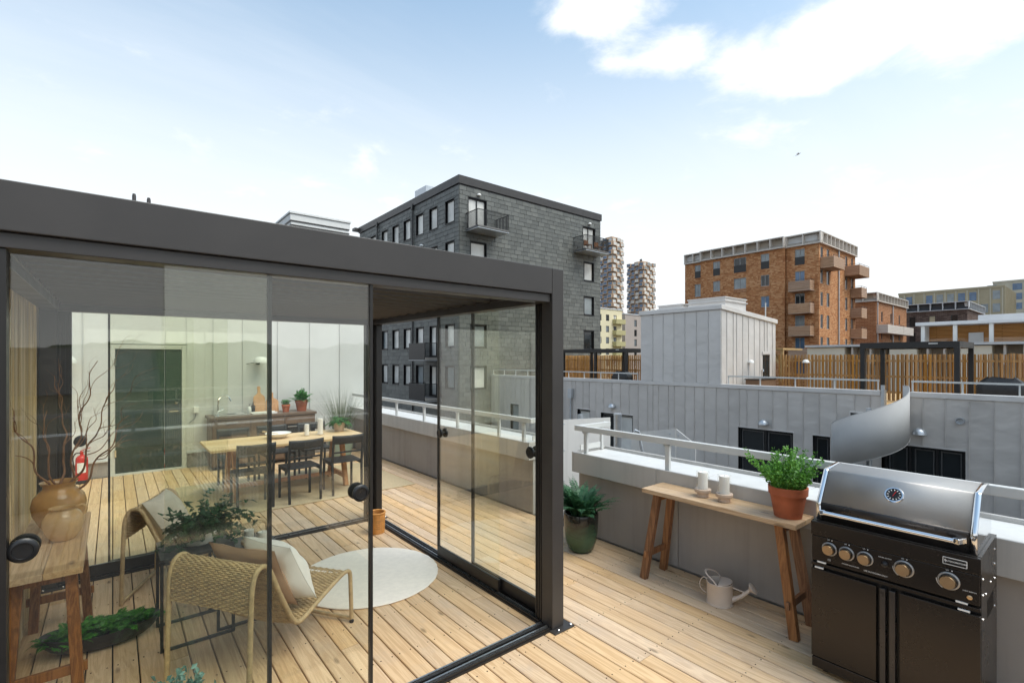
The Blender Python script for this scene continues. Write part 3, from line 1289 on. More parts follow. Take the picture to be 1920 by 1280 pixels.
for F, U, wins, tagf in ((FR, 14.8, winR, 'R'), (FL, 17.6, winL, 'L')):
    holes = [(w[0] - .05, w[1] + .05, w[2] - .06, w[3] + .05) for w in wins]
    z, r = 13.95, 0
    while z > -6.5:
        u = -(r % 2) * SWD / 2 - rc.random() * .12
        while u < U:
            wd = SWD * rc.uniform(.92, 1.1)
            for (a, b, c, d) in rect_minus((max(u, .0), min(u + wd, U), z - ROW, z), holes):
                if b - a > .05 and d - c > .04:
                    slates.append((F, a, b, c, d))
            u += wd
        z -= ROW
        r += 1
def slate_pos(q):
    F, a, b, c, d = q
    return Vector((F[0][0] + F[1][0] * (a + b) / 2, F[0][1] + F[1][1] * (a + b) / 2, (c + d) / 2))
def slate_hex(m, q, off=(0, 0, 0)):
    F, a, b, c, d = q
    g = .009
    w = rc.uniform(.020, .034)
    o, ud, wd = F
    o = (o[0] - off[0], o[1] - off[1], o[2] - off[2])
    P = lambda u, v, w: (o[0] + ud[0] * u + wd[0] * w, o[1] + ud[1] * u + wd[1] * w, o[2] + v)
    a, b, c, d = a + g, b - g, c + g, d - g
    p = [P(a, c, .002), P(b, c, .002), P(b, c, w + .012), P(a, c, w + .012), P(a, d, .002), P(b, d, .002), P(b, d, w), P(a, d, w)]
    if (ud[0] * wd[1] - ud[1] * wd[0]) < 0:
        p = [p[1], p[0], p[3], p[2], p[5], p[4], p[7], p[6]]
    m.hex(p)
seen = [q for q in slates if (q[0] is FR and q[3] > 7.5 - q[1] * .25) or (q[0] is FL and q[3] > 10.2 and q[1] < 12)]
seen.sort(key=lambda q: ((slate_pos(q) - CAM).length / max(.02, (q[2] - q[1]) * (q[4] - q[3]))))
near = set(id(q) for q in seen[:300])
m = MB()
for q in slates:
    if id(q) in near:
        p = slate_pos(q)
        mm = MB()
        slate_hex(mm, q, tuple(p))
        o = mm.build('slate', MAT['slate'])
        o.parent = S
        o.location = (p.x - 18.6, p.y - 28.6, p.z + 16)
    else:
        slate_hex(m, q)
m.build('slate_cladding', MAT['slate'], S, stuff=True)
for F, wins in ((FR, winR), (FL, winL)):
    for (a, b, c, d, kind, pm) in wins:
        if d < -1:
            continue
        window(S, F, a, b, c, d, -.16, .09, 'window_frame_black', pm, 1 if kind == 'door' else 0, 'balcony_door' if kind == 'door' else 'window')
        mm = MB()
        mm.fbox(F, a - .048, a, c - .05, d + .05, -.1, .05)
        mm.fbox(F, b, b + .048, c - .05, d + .05, -.1, .05)
        mm.fbox(F, a, b, d, d + .048, -.1, .05)
        mm.fbox(F, a, b, c - .055, c, -.1, .07)
        mm.build('window_reveal', MAT['window_frame_black'], S)
m = MB()
m.box(18.50, 28.50, 14.05, 33.50, 28.62, 14.62)
m.box(18.50, 28.622, 14.05, 18.62, 46.3, 14.62)
m.box(33.38, 28.622, 14.05, 33.50, 46.3, 14.62)
m.build('roof_coping', MAT['dark_metal'], S)
m = MB()
m.box(18.1, 46.2, 14.3, 33.5, 46.9, 14.55)
m.box(18.63, 28.63, 14.1, 33.37, 46.2, 14.3)
m.build('roof', MAT['dark_metal'], S)
m = MB()
m.box(19.6, 35.0, 14.2, 21.3, 36.9, 15.9)
m.build('roof_vent', MAT['galvanised'], S)
for y in (35.2, 41.9):
    m = MB()
    m.tube([(18.48, y, 14.2), (18.48, y, 13.6), (18.50, y, -10)], .06, 8)
    m.box(18.38, y - .12, 13.75, 18.58, y + .12, 14.05)
    m.build('downpipe', MAT['black_metal'], S, smooth=True)

def bar_balcony(parent, x0, x1, y0, y1, zf, open_side, panel=None, rail=1.05):
    """slab with bar railing on three sides; open_side is where the house is"""
    m = MB()
    m.box(x0, y0, zf - .16, x1, y1, zf)
    o = m.build('balcony', MAT['concrete'], parent)
    m = MB()
    m.box(x0 - .03, y0 - .03, zf - .2, x1 + .03, y1 - .0, zf - .161)
    m.build('slab_edge', MAT['galvanised'], o)
    cs = {'S': ((x0, y0), (x1, y0)), 'N': ((x0, y1), (x1, y1)), 'W': ((x0, y0), (x0, y1)), 'E': ((x1, y0), (x1, y1))}
    for k, (a, b) in cs.items():
        if k == open_side or k == panel:
            continue
        m = MB()
        bars(m, (*a, 0), (*b, 0), zf - .12, zf + rail)
        m.build('railing', MAT['black_metal'], o)
    if panel:
        a, b = cs[panel]
        m = MB()
        m.box(min(a[0], b[0]) - .02, min(a[1], b[1]), zf - .25, max(a[0], b[0]) + .01, max(a[1], b[1]), zf + rail + .03)
        m.build('screen', MAT['black_metal'], o)
    return o
bar_balcony(S, 19.15, 21.8, 27.1, 28.56, 10.98, 'N')
bal = bar_balcony(S, 30.0, 32.9, 27.2, 28.56, 10.98, 'N')
bar_balcony(S, 17.2, 18.56, 30.9, 33.3, 1.95, 'E', 'W')
bar_balcony(S, 17.2, 18.56, 30.9, 33.3, -1.0, 'E', 'W')
# chairs and a table on the right hand balcony
m = MB()
for x in (30.6, 31.9):
    m.box(x, 27.5, 11.38, x + .5, 28.0, 11.43)
    m.box(x, 27.95, 11.43, x + .5, 28.0, 11.85)
    for dx, dy in ((.02, .02), (.45, .02), (.02, .45), (.45, .45)):
        m.box(x + dx, 27.5 + dy, 10.98, x + dx + .04, 27.54 + dy, 11.38)
t = m.build('balcony_chairs', MAT['bench_leg'], bal)
t.name = 'garden_seat'
for i, (F, u, v) in enumerate(((FR, 1.6, 13.52), (FR, 13.3, 13.5), (FL, 5.1, 10.6))):
    m = MB()
    o_, ud, wd = F
    p = Vector((o_[0] + ud[0] * u + wd[0] * .12, o_[1] + ud[1] * u + wd[1] * .12, v))
    m.lathe([(.17, -.02), (.16, .03), (.11, .09), (.04, .12), (0, .125)], 14, p)
    m.build('lamp', MAT['wall_lamp_white'], S, smooth=True)

# ------------------------------------------------------------------ zinc house across the yard
Z = thing('zinc_house', 'long grey standing seam metal house across the yard with dark windows', 'building', (21.3, 5, -16), world=True)
FZ = ((21.3, 0, 0), (0, 1), (-1, 0))
winZ = [(-6.4, -3.4, -3.2, -1.1, 'pane_dark', 2), (-.9, 1.6, -3.2, -1.1, 'pane_dark', 1), (2.98, 5.14, -3.2, -1.1, 'pane_dark', 2), (6.82, 7.42, -3.2, -1.1, 'pane_dark', 0),
        (8.14, 10.38, -3.2, -1.1, 'pane_dark', 1), (16.0, 17.25, -3.2, -1.12, 'pane_blind', 0), (17.25, 18.2, -3.2, -1.12, 'pane_dark', 0), (19.0, 20.0, -3.0, -1.06, 'pane_blind', 0),
        (25.4, 26.3, -3.0, -1.2, 'pane_mid', 0)]
holesZ = [w[:4] for w in winZ]
GAP0, GAP1 = 4.42, 5.22
m = MB()
wall_with_holes(m, FZ, -14, GAP0, -7, .56, [h for h in holesZ if h[1] <= GAP0 + 2], -.30, -.03)
m.box(21.6, -14, -15.99, 34, 28.55, -.02)
m.build('core', MAT['dark_under'], Z)
m = MB()
m.box(21.34, -14, -.02, 21.62, GAP0 - .03, .70)
m.box(21.34, GAP1 + .03, -.02, 21.62, 28.55, .70)
m.build('parapet_core', MAT['guard_sheet'], Z)
m = MB()
m.box(21.45, -14, -.019, 34, 28.5, .0)
m.build('roof_deck', MAT['fence_timber'], Z)
def seam_wall(parent, F, u0, u1, v0, v1, holes, mat, step=.58, seed=1, vtop=None):
    r = random.Random(seed)
    u = u0
    while u < u1 - .02:
        w = step * r.choice((1, 1, 1, .55, .85))
        b = min(u + w, u1)
        if u1 - b < .15:
            b = u1
        t = (lambda q: v1) if vtop is None else vtop
        for (a, c, d, e) in rect_minus((u, b, v0, max(t(u), t(b))), holes):
            if c - a < .03:
                continue
            m = MB()
            e1, e2 = (min(e, t(a)), min(e, t(c))) if vtop else (e, e)
            o_, ud, wd = F
            Q = lambda uu, v, w_: (o_[0] + ud[0] * uu + wd[0] * w_, o_[1] + ud[1] * uu + wd[1] * w_, o_[2] + v)
            def hexa(a, c, d, e1, e2, w0, w1):
                p = [Q(a, d, w0), Q(c, d, w0), Q(c, d, w1), Q(a, d, w1), Q(a, e1, w0), Q(c, e2, w0), Q(c, e2, w1), Q(a, e1, w1)]
                if (ud[0] * wd[1] - ud[1] * wd[0]) < 0:
                    p = [p[1], p[0], p[3], p[2], p[5], p[4], p[7], p[6]]
                m.hex(p)
            hexa(a + .004, c - .004, d, e1, e2, -.028, 0)
            if abs(a - u) < 1e-6:
                hexa(a - .010, a + .0035, d, e1, e1, -.028, .03)
            m.build('seam_panel', MAT[mat], parent)
        u = b
seam_wall(Z, FZ, -6.5, GAP0, -5.5, .58, holesZ, 'zinc_grey', .58, 4)
seam_wall(Z, FZ, GAP1, 28.5, -5.5, .58, holesZ, 'zinc_grey', .58, 9)
for (a, b, c, d, pm, mu) in winZ:
    window(Z, FZ, a, b, c, d, -.2, .07, 'window_frame_black', pm, mu, 'window', None)
    m = MB()
    for uu in [a + .10] + [a + (b - a) * (q + 1) / (mu + 1) + .07 for q in range(mu)]:
        ue = uu + (b - a) / (mu + 1) - .2
        m.fbox(FZ, uu, uu + .035, c + .1, d - .1, -.17, -.125)
        m.fbox(FZ, ue - .035, ue, c + .1, d - .1, -.17, -.125)
        m.fbox(FZ, uu + .036, ue - .036, d - .135, d - .1, -.17, -.126)
    m.build('sash', MAT['sash_dark'], Z)
    m = MB()
    m.fbox(FZ, a - .02, b + .02, c - .05, c - .001, -.2, .05)
    m.fbox(FZ, a - .03, b + .03, d + .001, d + .05, -.02, .035)
    m.build('flashing', MAT['zinc_pale'], Z)
    if pm == 'pane_dark':
        m = MB()  # pale bar built to stand for a railing's reflection in the dark panes
        m.fbox(FZ, a + .12, b - .12, -2.32, -2.27, -.13, -.11)
        m.build('reflected_rail', MAT['rail_paint'], Z)
for a, b in ((-14, GAP0), (GAP1, 28.5)):
    m = MB()
    m.fbox(FZ, a, b, .575, .75, -.32, .045)
    m.build('parapet_cap', MAT['zinc_pale'], Z, bevel=.012)
# returns of the parapet at the stair gap
m = MB()
m.box(21.36, GAP0 - .028, -.6, 22.0, GAP0 - .001, .74)
m.box(21.36, GAP1 + .001, -.6, 22.0, GAP1 + .028, .74)
m.box(21.2, GAP1 - .12, -.6, 21.33, GAP1 - .02, .95)
m.box(21.2, GAP0 + .02, -.5, 21.33, GAP0 + .1, .85)
m.build('gap_return', MAT['galvanised'], Z)
# boxes, vent and drain on the face
m = MB()
m.fbox(FZ, 5.75, 6.15, -.62, -.05, .002, .14)
o = m.build('vent_box', MAT['zinc_pale'], Z)
m = MB()
m.fbox(FZ, 5.79, 6.11, -.42, -.1, .141, .15)
m.build('vent_mouth', MAT['black_plastic'], o)
m = MB()
m.lathe([(.11, 0), (.11, .12), (.09, .12), (.085, .03)], 16, (21.3, 3.1, -.12), rotm(0, -PI / 2, 0))
m.build('overflow_pipe', MAT['galvanised'], Z, smooth=True)
m = MB()
m.tube([(21.2, 20.45, -.2), (21.2, 20.45, -5)], .05, 8)
m.box(21.1, 20.3, -.45, 21.28, 20.6, .1)
m.build('downpipe', MAT['galvanised'], Z)
for (yy, zz) in ((17.3, -.72), (9.25, -.82), (4.12, -.62)):
    m = MB()
    m.lathe([(.20, -.05), (.19, .03), (.14, .11), (.06, .16), (0, .165)], 16, (21.16, yy, zz))
    m.build('lamp', MAT['galvanised'], Z, smooth=True)

def top_rail(ya, yb, label, x=21.42):
    t = thing('roof_railing', label, 'railing', (x, ya, .75), world=True)
    m = MB()
    m.box(x - .03, ya, 1.08, x + .03, yb, 1.14)
    m.build('top_rail', MAT['rail_paint'], t)
    n = max(1, round((yb - ya) / 1.25))
    for k in range(n + 1):
        y = ya + .03 + (yb - ya - .06) * k / n
        m = MB()
        m.box(x - .02, y - .02, .75, x + .02, y + .02, 1.08)
        m.build('post', MAT['rail_paint'], t)
    return t
top_rail(15.75, 28.4, 'pale roof railing in front of the left timber fence, beside the slate house')
top_rail(5.3, 10.9, 'pale roof railing between the metal stair house and the curved stair guard')
top_rail(-6.0, 4.38, 'pale roof railing right of the curved stair guard')

# stair house on its roof
H = thing('stair_house', 'pale zinc box shaped stair house standing on the metal roof', 'building', (21.3, 11.17, .75), world=True)
SY0, SY1, SX0, SX1 = 11.17, 15.5, 21.3, 27.0
zt = lambda x: 4.18 - (x - 21.3) * .072
m = MB()
m.prism([(SX0 + .03, .0), (SX1, .0), (SX1, zt(SX1)), (SX0 + .03, zt(SX0))], SY0 + .03, SY1, lambda p, q, t: (p, t, q))
m.build('core', MAT['zinc_pale'], H)
seam_wall(H, FZ, SY0, SY1, .76, 4.14, [], 'zinc_pale', .60, 2)
FH = ((21.3, SY0, 0), (1, 0), (0, -1))
seam_wall(H, FH, 0.02, 5.7, .0, 4.1, [(4.2, 5.0, -.1, 2.1)], 'zinc_pale', .6, 6, lambda u: 4.13 - u * .072)
m = MB()
m.prism([(SX0 - .08, zt(SX0) - .05), (SX1 + .08, zt(SX1) - .05), (SX1 + .08, zt(SX1) + .17), (SX0 - .08, zt(SX0) + .17)], SY0 - .08, SY1 + .08, lambda p, q, t: (p, t, q))
m.build('roof_cap', MAT['zinc_pale'], H, bevel=.02)
for (xa, ya, xb, yb, zb) in ((22.6, 13.9, 24.6, 15.3, 4.66), (22.5, 11.6, 24.6, 13.5, 4.80)):
    m = MB()
    m.box(xa, ya, 4.1, xb, yb, zb)
    m.box(xa - .07, ya - .07, zb - .17, xb + .07, yb + .07, zb - .13)
    m.box(xa - .05, ya - .05, zb, xb + .05, yb + .05, zb + .05)
    m.build('roof_hatch', MAT['zinc_pale'], H)
m = MB()
m.fbox(FH, 4.22, 4.98, .02, 2.08, -.02, .006)
m.build('door', MAT['pane_dark'], H)
m = MB()
m.fbox(FH, 4.12, 5.06, 2.11, 2.26, .004, .05)
m.build('door_hood', MAT['zinc_pale'], H)
m = MB()
m.lathe([(.03, 0), (.03, 1.0)], 8, (26.4, SY0 + .25, 3.8))
m.build('roof_pipe', MAT['rail_paint'], H)
m = MB()
m.lathe([(.15, -.03), (.14, .03), (.08, .10), (0, .12)], 12, (24.0, SY0 - .1, 1.72))
m.build('lamp', MAT['wall_lamp_white'], H, smooth=True)
t = thing('outdoor_sink', 'small dark counter with a steel tap behind the roof railing by the stair house', 'counter', (24.0, 10.6, 0))
m = MB()
m.box(-.9, -.3, .0, .9, .3, .9)
m.build('cabinet', MAT['counter_bronze'], t)
m = MB()
m.box(-.95, -.33, .9, .95, .33, .95)
m.build('worktop', MAT['black_metal'], t)
m = MB()
m.tube([(0.3, .1, .95), (.3, .1, 1.3), (.27, .06, 1.38), (.2, 0, 1.40), (.13, -.06, 1.36), (.11, -.08, 1.28)], .02, 8)
m.build('tap', MAT['chrome'], t, smooth=True)

# timber fences on that roof
def fence(X, ya, yb, h, label):
    t = thing('timber_fence', label, 'fence', (X, ya, 0), world=True)
    for z in (.35, 1.05, 1.75):
        m = MB()
        m.box(X + .031, ya, z, X + .068, yb, z + .09)
        m.build('fence_rail', MAT['fence_timber'], t)
    me1 = MB().box(-.028, -.033, 0, .028, .033, 1).mesh('slat', MAT['fence_slat'])
    y, k = ya, 0
    r = random.Random(int(ya * 10) + 500)
    while y < yb and k < 190:
        back = k % 2
        inst('slat', me1, t, (X + (.13 if back else 0) + .0, y + r.uniform(-.010, .010), .02), (1, r.uniform(.8, 1.1) * (.8 if back else 1.0), h + r.uniform(-.02, .025)))
        y += .078
        k += 1
    return t
fence(27.0, -1.2, 11.0, 2.06, 'long timber slat fence right of the stair house, behind the dark pergola frame')
fence(27.6, 15.6, 28.4, 2.12, 'timber slat fence left of the stair house, next to the slate house')
t = thing('fence_lamp', 'small dome lamp fixed on the timber slat fence', 'lamp', (26.8, 9.65, 1.72))
m = MB()
m.lathe([(.17, -.03), (.16, .03), (.10, .11), (0, .14)], 14)
m.build('shade', MAT['wall_lamp_white'], t, smooth=True)
m = MB()
m.box(.0, -.03, -.03, .16, .03, .03)
m.build('arm', MAT['galvanised'], t)

def frame_pergola(x0, x1, ys, h, label, box=False):
    t = thing('roof_pergola', label, 'pergola', ((x0 + x1) / 2, (ys[0] + ys[-1]) / 2, 0), world=True)
    DMM = MAT['black_metal']
    for x in (x0, x1):
        m = MB()
        m.box(x - .075, ys[0] - .075, h - .22, x + .075, ys[-1] + .075, h)
        m.build('beam', DMM, t)
        for y in ys:
            m = MB()
            m.box(x - .073, y - .073, 0, x + .073, y + .073, h - .221)
            m.build('post', DMM, t)
    for y in (ys[0], ys[-1]):
        m = MB()
        m.box(x0 + .076, y - .074, h - .219, x1 - .076, y + .074, h - .001)
        m.build('beam', DMM, t)
    for k in range(12):
        xx = x0 + .2 + (x1 - x0 - .4) * k / 11
        m = MB()
        m.box(xx - .09, ys[0] + .08, h - .12, xx + .09, ys[-1] - .08, h - .09)
        m.build('louvre', DMM, t)
    m = MB()
    m.box(x0 - .082, ys[0] + .5, h - .09, x0 - .077, ys[0] + .75, h - .05)
    m.build('name_plate', MAT['rail_paint'], t)
frame_pergola(22.4, 25.0, (3.34, 6.06), 2.5, 'dark metal pergola frame on the far roof, in front of the long timber fence')
frame_pergola(23.5, 26.3, (18.1, 20.5, 23.3), 2.5, 'low dark pergola frame on the far roof, left of the stair house')

def covered(x, y, h, w, label):
    t = thing('covered_grill', label, 'grill', (x, y, 0))
    m = MB()
    r = random.Random(2)
    def Pg(a, b):
        th = 2 * PI * a
        zz = h * b
        k = 1.0 if b < .8 else 1 - (b - .8) * 2.2
        ex = .32 * k * (1 + .04 * math.sin(th * 7 + b * 3))
        ey = w * k * (1 + .03 * math.sin(th * 9))
        cxx, sxx = math.cos(th), math.sin(th)
        return (ex * math.copysign(abs(cxx) ** .35, cxx), ey * math.copysign(abs(sxx) ** .35, sxx), zz + (.03 * math.sin(th * 5) if b > .5 else 0))
    m.grid(Pg, 49, 9)
    m.box(-.2, -w * .5, h * .9, .2, w * .5, h * .985)
    m.build('cover', MAT['cover_black'], t, smooth=True, angle=60)
covered(23.3, 2.35, 1.25, .62, 'black covered grill behind the railing at the right edge of the far roof')
covered(23.2, 18.2, 1.15, .6, 'dark covered grill under the low pergola frame left of the stair house')

# spiral stair guard of the zinc house: a rolled sheet winding down
G = thing('spiral_guard', 'curved grey sheet metal guard of the spiral stair across the yard', 'staircase', (20.1, 5.26, -16), world=True)
c, R = Vector((20.1, 5.26)), 1.08
m = MB()
def Pg(a, b):
    th = math.radians(-45 - 240 * a)
    zt_ = .98 - 1.75 * max(0, (a - .08)) * 1.05
    return (c.x + R * math.cos(th), c.y + R * math.sin(th), zt_ - 1.6 * (1 - b))
m.grid(Pg, 64, 2)
gd = m.build('guard', MAT['guard_sheet'], G, smooth=True, solid=.015)
for b_, nm in ((1, 'top_rim'), (0, 'bottom_rim')):
    m = MB()
    m.tube([Pg(i / 60, b_) for i in range(61)], .011, 6)
    m.build(nm, MAT['guard_sheet'], gd, smooth=True)
m = MB()
m.lathe([(.09, -15.9), (.09, .2), (0, .2)], 12, (c.x, c.y, 0))
m.build('newel', MAT['galvanised'], G, smooth=True)
for k in range(14):
    th = math.radians(-45 - 18 * k)
    z = -.05 - .155 * (k + 1)
    m = MB()
    d0, d1 = th + .17, th - .17
    m.add([(c.x + r_ * math.cos(q), c.y + r_ * math.sin(q), z + dz) for dz in (0, .04) for (r_, q) in ((.1, d0), (1.05, d0), (1.05, d1), (.1, d1))],
          [(0, 1, 2, 3), (7, 6, 5, 4), (1, 0, 4, 5), (2, 1, 5, 6), (3, 2, 6, 7), (0, 3, 7, 4)])
    m.build('tread', MAT['galvanised'], G)
m = MB()
m.box(20.3, GAP0 + .02, -.06, 21.6, GAP1 - .02, -.021)
m.build('landing', MAT['fence_timber'], G)

# our own spiral stair behind the gap in the parapet
G = thing('spiral_stair', 'grey sheet metal spiral stair beside the gap in the near parapet', 'staircase', (5.2, 4.15, -16), world=True)
c, R = Vector((5.2, 4.15)), 1.0
m = MB()
m.lathe([(.052, -15.9), (.052, 1.14), (.056, 1.15), (.056, 1.17), (0, 1.17)], 18, (c.x, c.y, 0))
m.build('newel', MAT['galvanised'], G, smooth=True)
plates = [(150, 100, 1.0, 1.0, -.3), (99, 45, 1.0, 1.0, -.6), (27, -15, .78, .905, -.9), (-15.5, -46, .905, .78, -1.2), (-47, -90, .5, .2, -1.3)]
for k, (d0_, d1_, t0, t1, z0) in enumerate(plates):
    a0, a1 = math.radians(d0_), math.radians(d1_)
    p0 = Vector((c.x + R * math.cos(a0), c.y + R * math.sin(a0)))
    p1 = Vector((c.x + R * math.cos(a1), c.y + R * math.sin(a1)))
    dr = (p1 - p0).normalized() * .003
    p0, p1 = p0 + dr, p1 - dr
    n_ = Vector((p0.y - p1.y, p1.x - p0.x)).normalized() * .004
    m = MB()
    m.hex([(p0.x - n_.x, p0.y - n_.y, z0), (p1.x - n_.x, p1.y - n_.y, z0), (p1.x + n_.x, p1.y + n_.y, z0), (p0.x + n_.x, p0.y + n_.y, z0),
           (p0.x - n_.x, p0.y - n_.y, t0), (p1.x - n_.x, p1.y - n_.y, t1), (p1.x + n_.x, p1.y + n_.y, t1), (p0.x + n_.x, p0.y + n_.y, t0)])
    o = m.build('guard_plate', MAT['stair_sheet'], G)
    for f in (.12, .88):
        for fz in (.06, .45, .9):
            q = p0.lerp(p1, f)
            zt_ = t0 + (t1 - t0) * f
            m = MB()
            nn = (Vector((c.x, c.y)) - q).normalized() * .008
            m.lathe([(.010, -.006), (.010, .004), (.005, .008)], 8, (q.x + nn.x, q.y + nn.y, zt_ - fz), Vector((nn.x, nn.y, 0)).to_track_quat('Z', 'Y').to_matrix())
            m.build('bolt', MAT['galvanised'], o)
for k in range(16):
    th = math.radians(185 - 24 * k)
    z = -.04 - .18 * k
    m = MB()
    d0, d1 = th + .24, th - .24
    m.add([(c.x + r_ * math.cos(q), c.y + r_ * math.sin(q), z + dz) for dz in (0, .035) for (r_, q) in ((.055, d0), (.97, d0), (.97, d1), (.055, d1))],
          [(0, 1, 2, 3), (7, 6, 5, 4), (1, 0, 4, 5), (2, 1, 5, 6), (3, 2, 6, 7), (0, 3, 7, 4)])
    m.build('tread', MAT['galvanised'], G)
for a in (120, 74):
    th = math.radians(a)
    m = MB()
    q = (c.x + .95 * math.cos(th), c.y + .95 * math.sin(th))
    m.box(q[0] - .03, q[1] - .03, -1.2, q[0] + .03, q[1] + .03, 1.06)
    m.build('stanchion', MAT['galvanised'], G)
m = MB()
m.tube([(5.36, 4.0, .95), (5.42, 3.98, .93), (5.46, 3.96, .7), (5.52, 3.9, .45)], .02, 8)
m.build('tube_rail', MAT['galvanised'], G, smooth=True)

# ------------------------------------------------------------------ cedar shake houses with finned attics
def attic(parent, F, u0, u1, z0, z1, step, wallm, finm):
    m = MB()
    o_, ud, wd = F
    Q = lambda u, v, w: (o_[0] + ud[0] * u + wd[0] * w, o_[1] + ud[1] * u + wd[1] * w, o_[2] + v)
    zs = z0 + (z1 - z0) * .34
    prof_ = [(.30, z0), (-.42, zs), (-.52, z1 - .12), (-.60, z1 - .12), (-.60, z0)]
    m.prism(prof_, u0, u1, lambda w_, v_, u_: Q(u_, v_, w_))
    a = m.build('attic_band', MAT[wallm], parent)
    m = MB()
    m.fbox(F, u0, u1, z1 - .115, z1, -.6, .36)
    m.fbox(F, u0, u1, z0 - .12, z0 - .005, -.1, .34)
    m.build('attic_plate', MAT[finm], a)
    n = max(1, round((u1 - u0) / step))
    for k in range(n + 1):
        u = u0 + .08 + (u1 - u0 - .16) * k / n
        m = MB()
        m.prism([(.30, z0 + .02), (.34, z1 - .12), (-.52, z1 - .12), (-.50, z0 + .1)], u - .07, u + .07, lambda w_, v_, u_: Q(u_, v_, w_))
        m.build('fin', MAT[finm], a)


def wood_balcony(parent, x0, x1, y0, y1, z0, z1, mat='balcony_wood', rail=True):
    m = MB()
    m.box(x0, y0, z0, x1, y1, z0 + .12)
    m.box(x0, y0, z0 + .12, x1, y0 + .08, z1)
    m.box(x0, y0 + .08, z0 + .12, x0 + .08, y1, z1)
    m.box(x1 - .08, y0 + .08, z0 + .12, x1, y1, z1)
    m.box(x0 + .08, y1 - .08, z0 + .12, x1 - .08, y1, z1)
    o = m.build('balcony', MAT[mat], parent)
    n = max(3, int((z1 - z0) / .2))
    for k in range(1, n):
        z = z0 + (z1 - z0) * k / n
        mm = MB()
        mm.box(x0 - .012, y0 - .012, z - .012, x1 + .012, y1, z + .012)
        mm.build('board_joint', MAT['bench_leg'], o)
    if rail:
        m = MB()
        m.box(x0 + .02, y0 + .02, z1 + .16, x1 - .02, y0 + .06, z1 + .20)
        m.box(x0 + .02, y0 + .061, z1 + .16, x0 + .06, y1, z1 + .20)
        for x in (x0 + .04, (x0 + x1) / 2, x1 - .04):
            m.box(x - .02, y0 + .02, z1, x + .02, y0 + .06, z1 + .16)
        m.build('rail', MAT['black_metal'], o)
    return o


C1 = thing('cedar_house', 'tall orange brown cedar shingle apartment block with wooden balconies', 'building', (71, 24, -16), world=True)
FA = ((71, 24, 0), (0, 1), (-1, 0))
FB = ((71, 24, 0), (1, 0), (0, -1))
FA2 = ((70.5, 24, 0), (0, 1), (-1, 0))
wa1, wa2, wa3, wb = [], [], [], []
for k in range(6):
    top_ = 16.5 - SH * k
    hgt = 2.1 if k == 0 else 1.55
    wa1.append((1.7, 2.9, top_ - (2.1), top_, k))
    for (a, b) in ((6.0, 7.15), (9.2, 11.0), (13.1, 14.2)):
        wa2.append((a, b, top_ - hgt, top_, k))
    wa3.append((16.5, 17.5, top_ - 2.0, top_, k))
    for (a, b) in ((.5, 1.4), (2.7, 3.7), (9.9, 10.8), (12.4, 13.2)):
        wb.append((a, b, top_ - 1.8, top_, k))
m = MB()
wall_with_holes(m, FA, .301, 4.0, -15.99, 16.9, [w[:4] for w in wa1], -.3, 0)
wall_with_holes(m, FA2, 4.0, 16.2, -15.99, 16.9, [w[:4] for w in wa2], -.3, 0)
wall_with_holes(m, FA, 16.2, 19.2, -15.99, 16.9, [w[:4] for w in wa3], -.3, 0)
wall_with_holes(m, FB, 0, 14.2, -15.99, 16.9, [w[:4] for w in wb], -.3, 0)
m.box(71.31, 24.31, -15.99, 85.2, 43.2, 16.9)
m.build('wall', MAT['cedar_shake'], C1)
for F, ws, mu in ((FA, wa1, 1), (FA2, wa2, 1), (FA, wa3, 1), (FB, wb, 0)):
    for (a, b, c_, d, k) in ws:
        if d < 1:
            continue
        o = window(C1, F, a, b, c_, d, -.14, .08, 'window_frame_grey', ('pane_dark' if F is FB else rc.choice(('pane_mid', 'pane_mid', 'pane_blue', 'pane_dark'))), mu)
        if k == 0 and F is not FB:
            m = MB()
            m.fbox(F, a + .02, b - .02, c_, c_ + 1.05, -.045, -.01)
            m.build('railing_panel', MAT['black_metal'], o)
        elif F is FA2:
            m = MB()
            m.fbox(F, a - .05, b + .05, c_ - .5, c_ - .02, .002, .03)
            m.build('timber_apron', MAT['cedar_smooth'], o)
attic(C1, FA, -.3, 4.0, 17.0, 18.4, 1.75, 'attic_render', 'fin_render')
attic(C1, FA2, 4.0, 16.2, 17.0, 18.4, 1.75, 'attic_render', 'fin_render')
attic(C1, FA, 16.2, 19.2, 17.0, 18.4, 1.75, 'attic_render', 'fin_render')
attic(C1, FB, .36, 14.2, 17.0, 18.38, 1.6, 'attic_render', 'fin_render')
m = MB()
m.box(71.3, 24.3, 16.91, 85.2, 43.2, 18.2)
m.build('roof', MAT['roof_light'], C1)
for k in range(4):
    wood_balcony(C1, 69.6, 70.98, 24.55, 27.2, 10.75 - SH * k, 12.05 - SH * k)
wood_balcony(C1, 71.3, 75.3, 22.4, 23.98, 13.65, 15.05)
wood_balcony(C1, 80.6, 85.0, 22.2, 23.98, 13.6, 15.0)
for k in range(3):
    wood_balcony(C1, 83.0, 85.4, 22.6, 23.98, 10.7 - SH * k, 12.1 - SH * k)
m = MB()
m.tube([(78.0, 23.9, 16.8), (78.0, 23.9, -10)], .09, 6)
m.build('downpipe', MAT['galvanised'], C1)

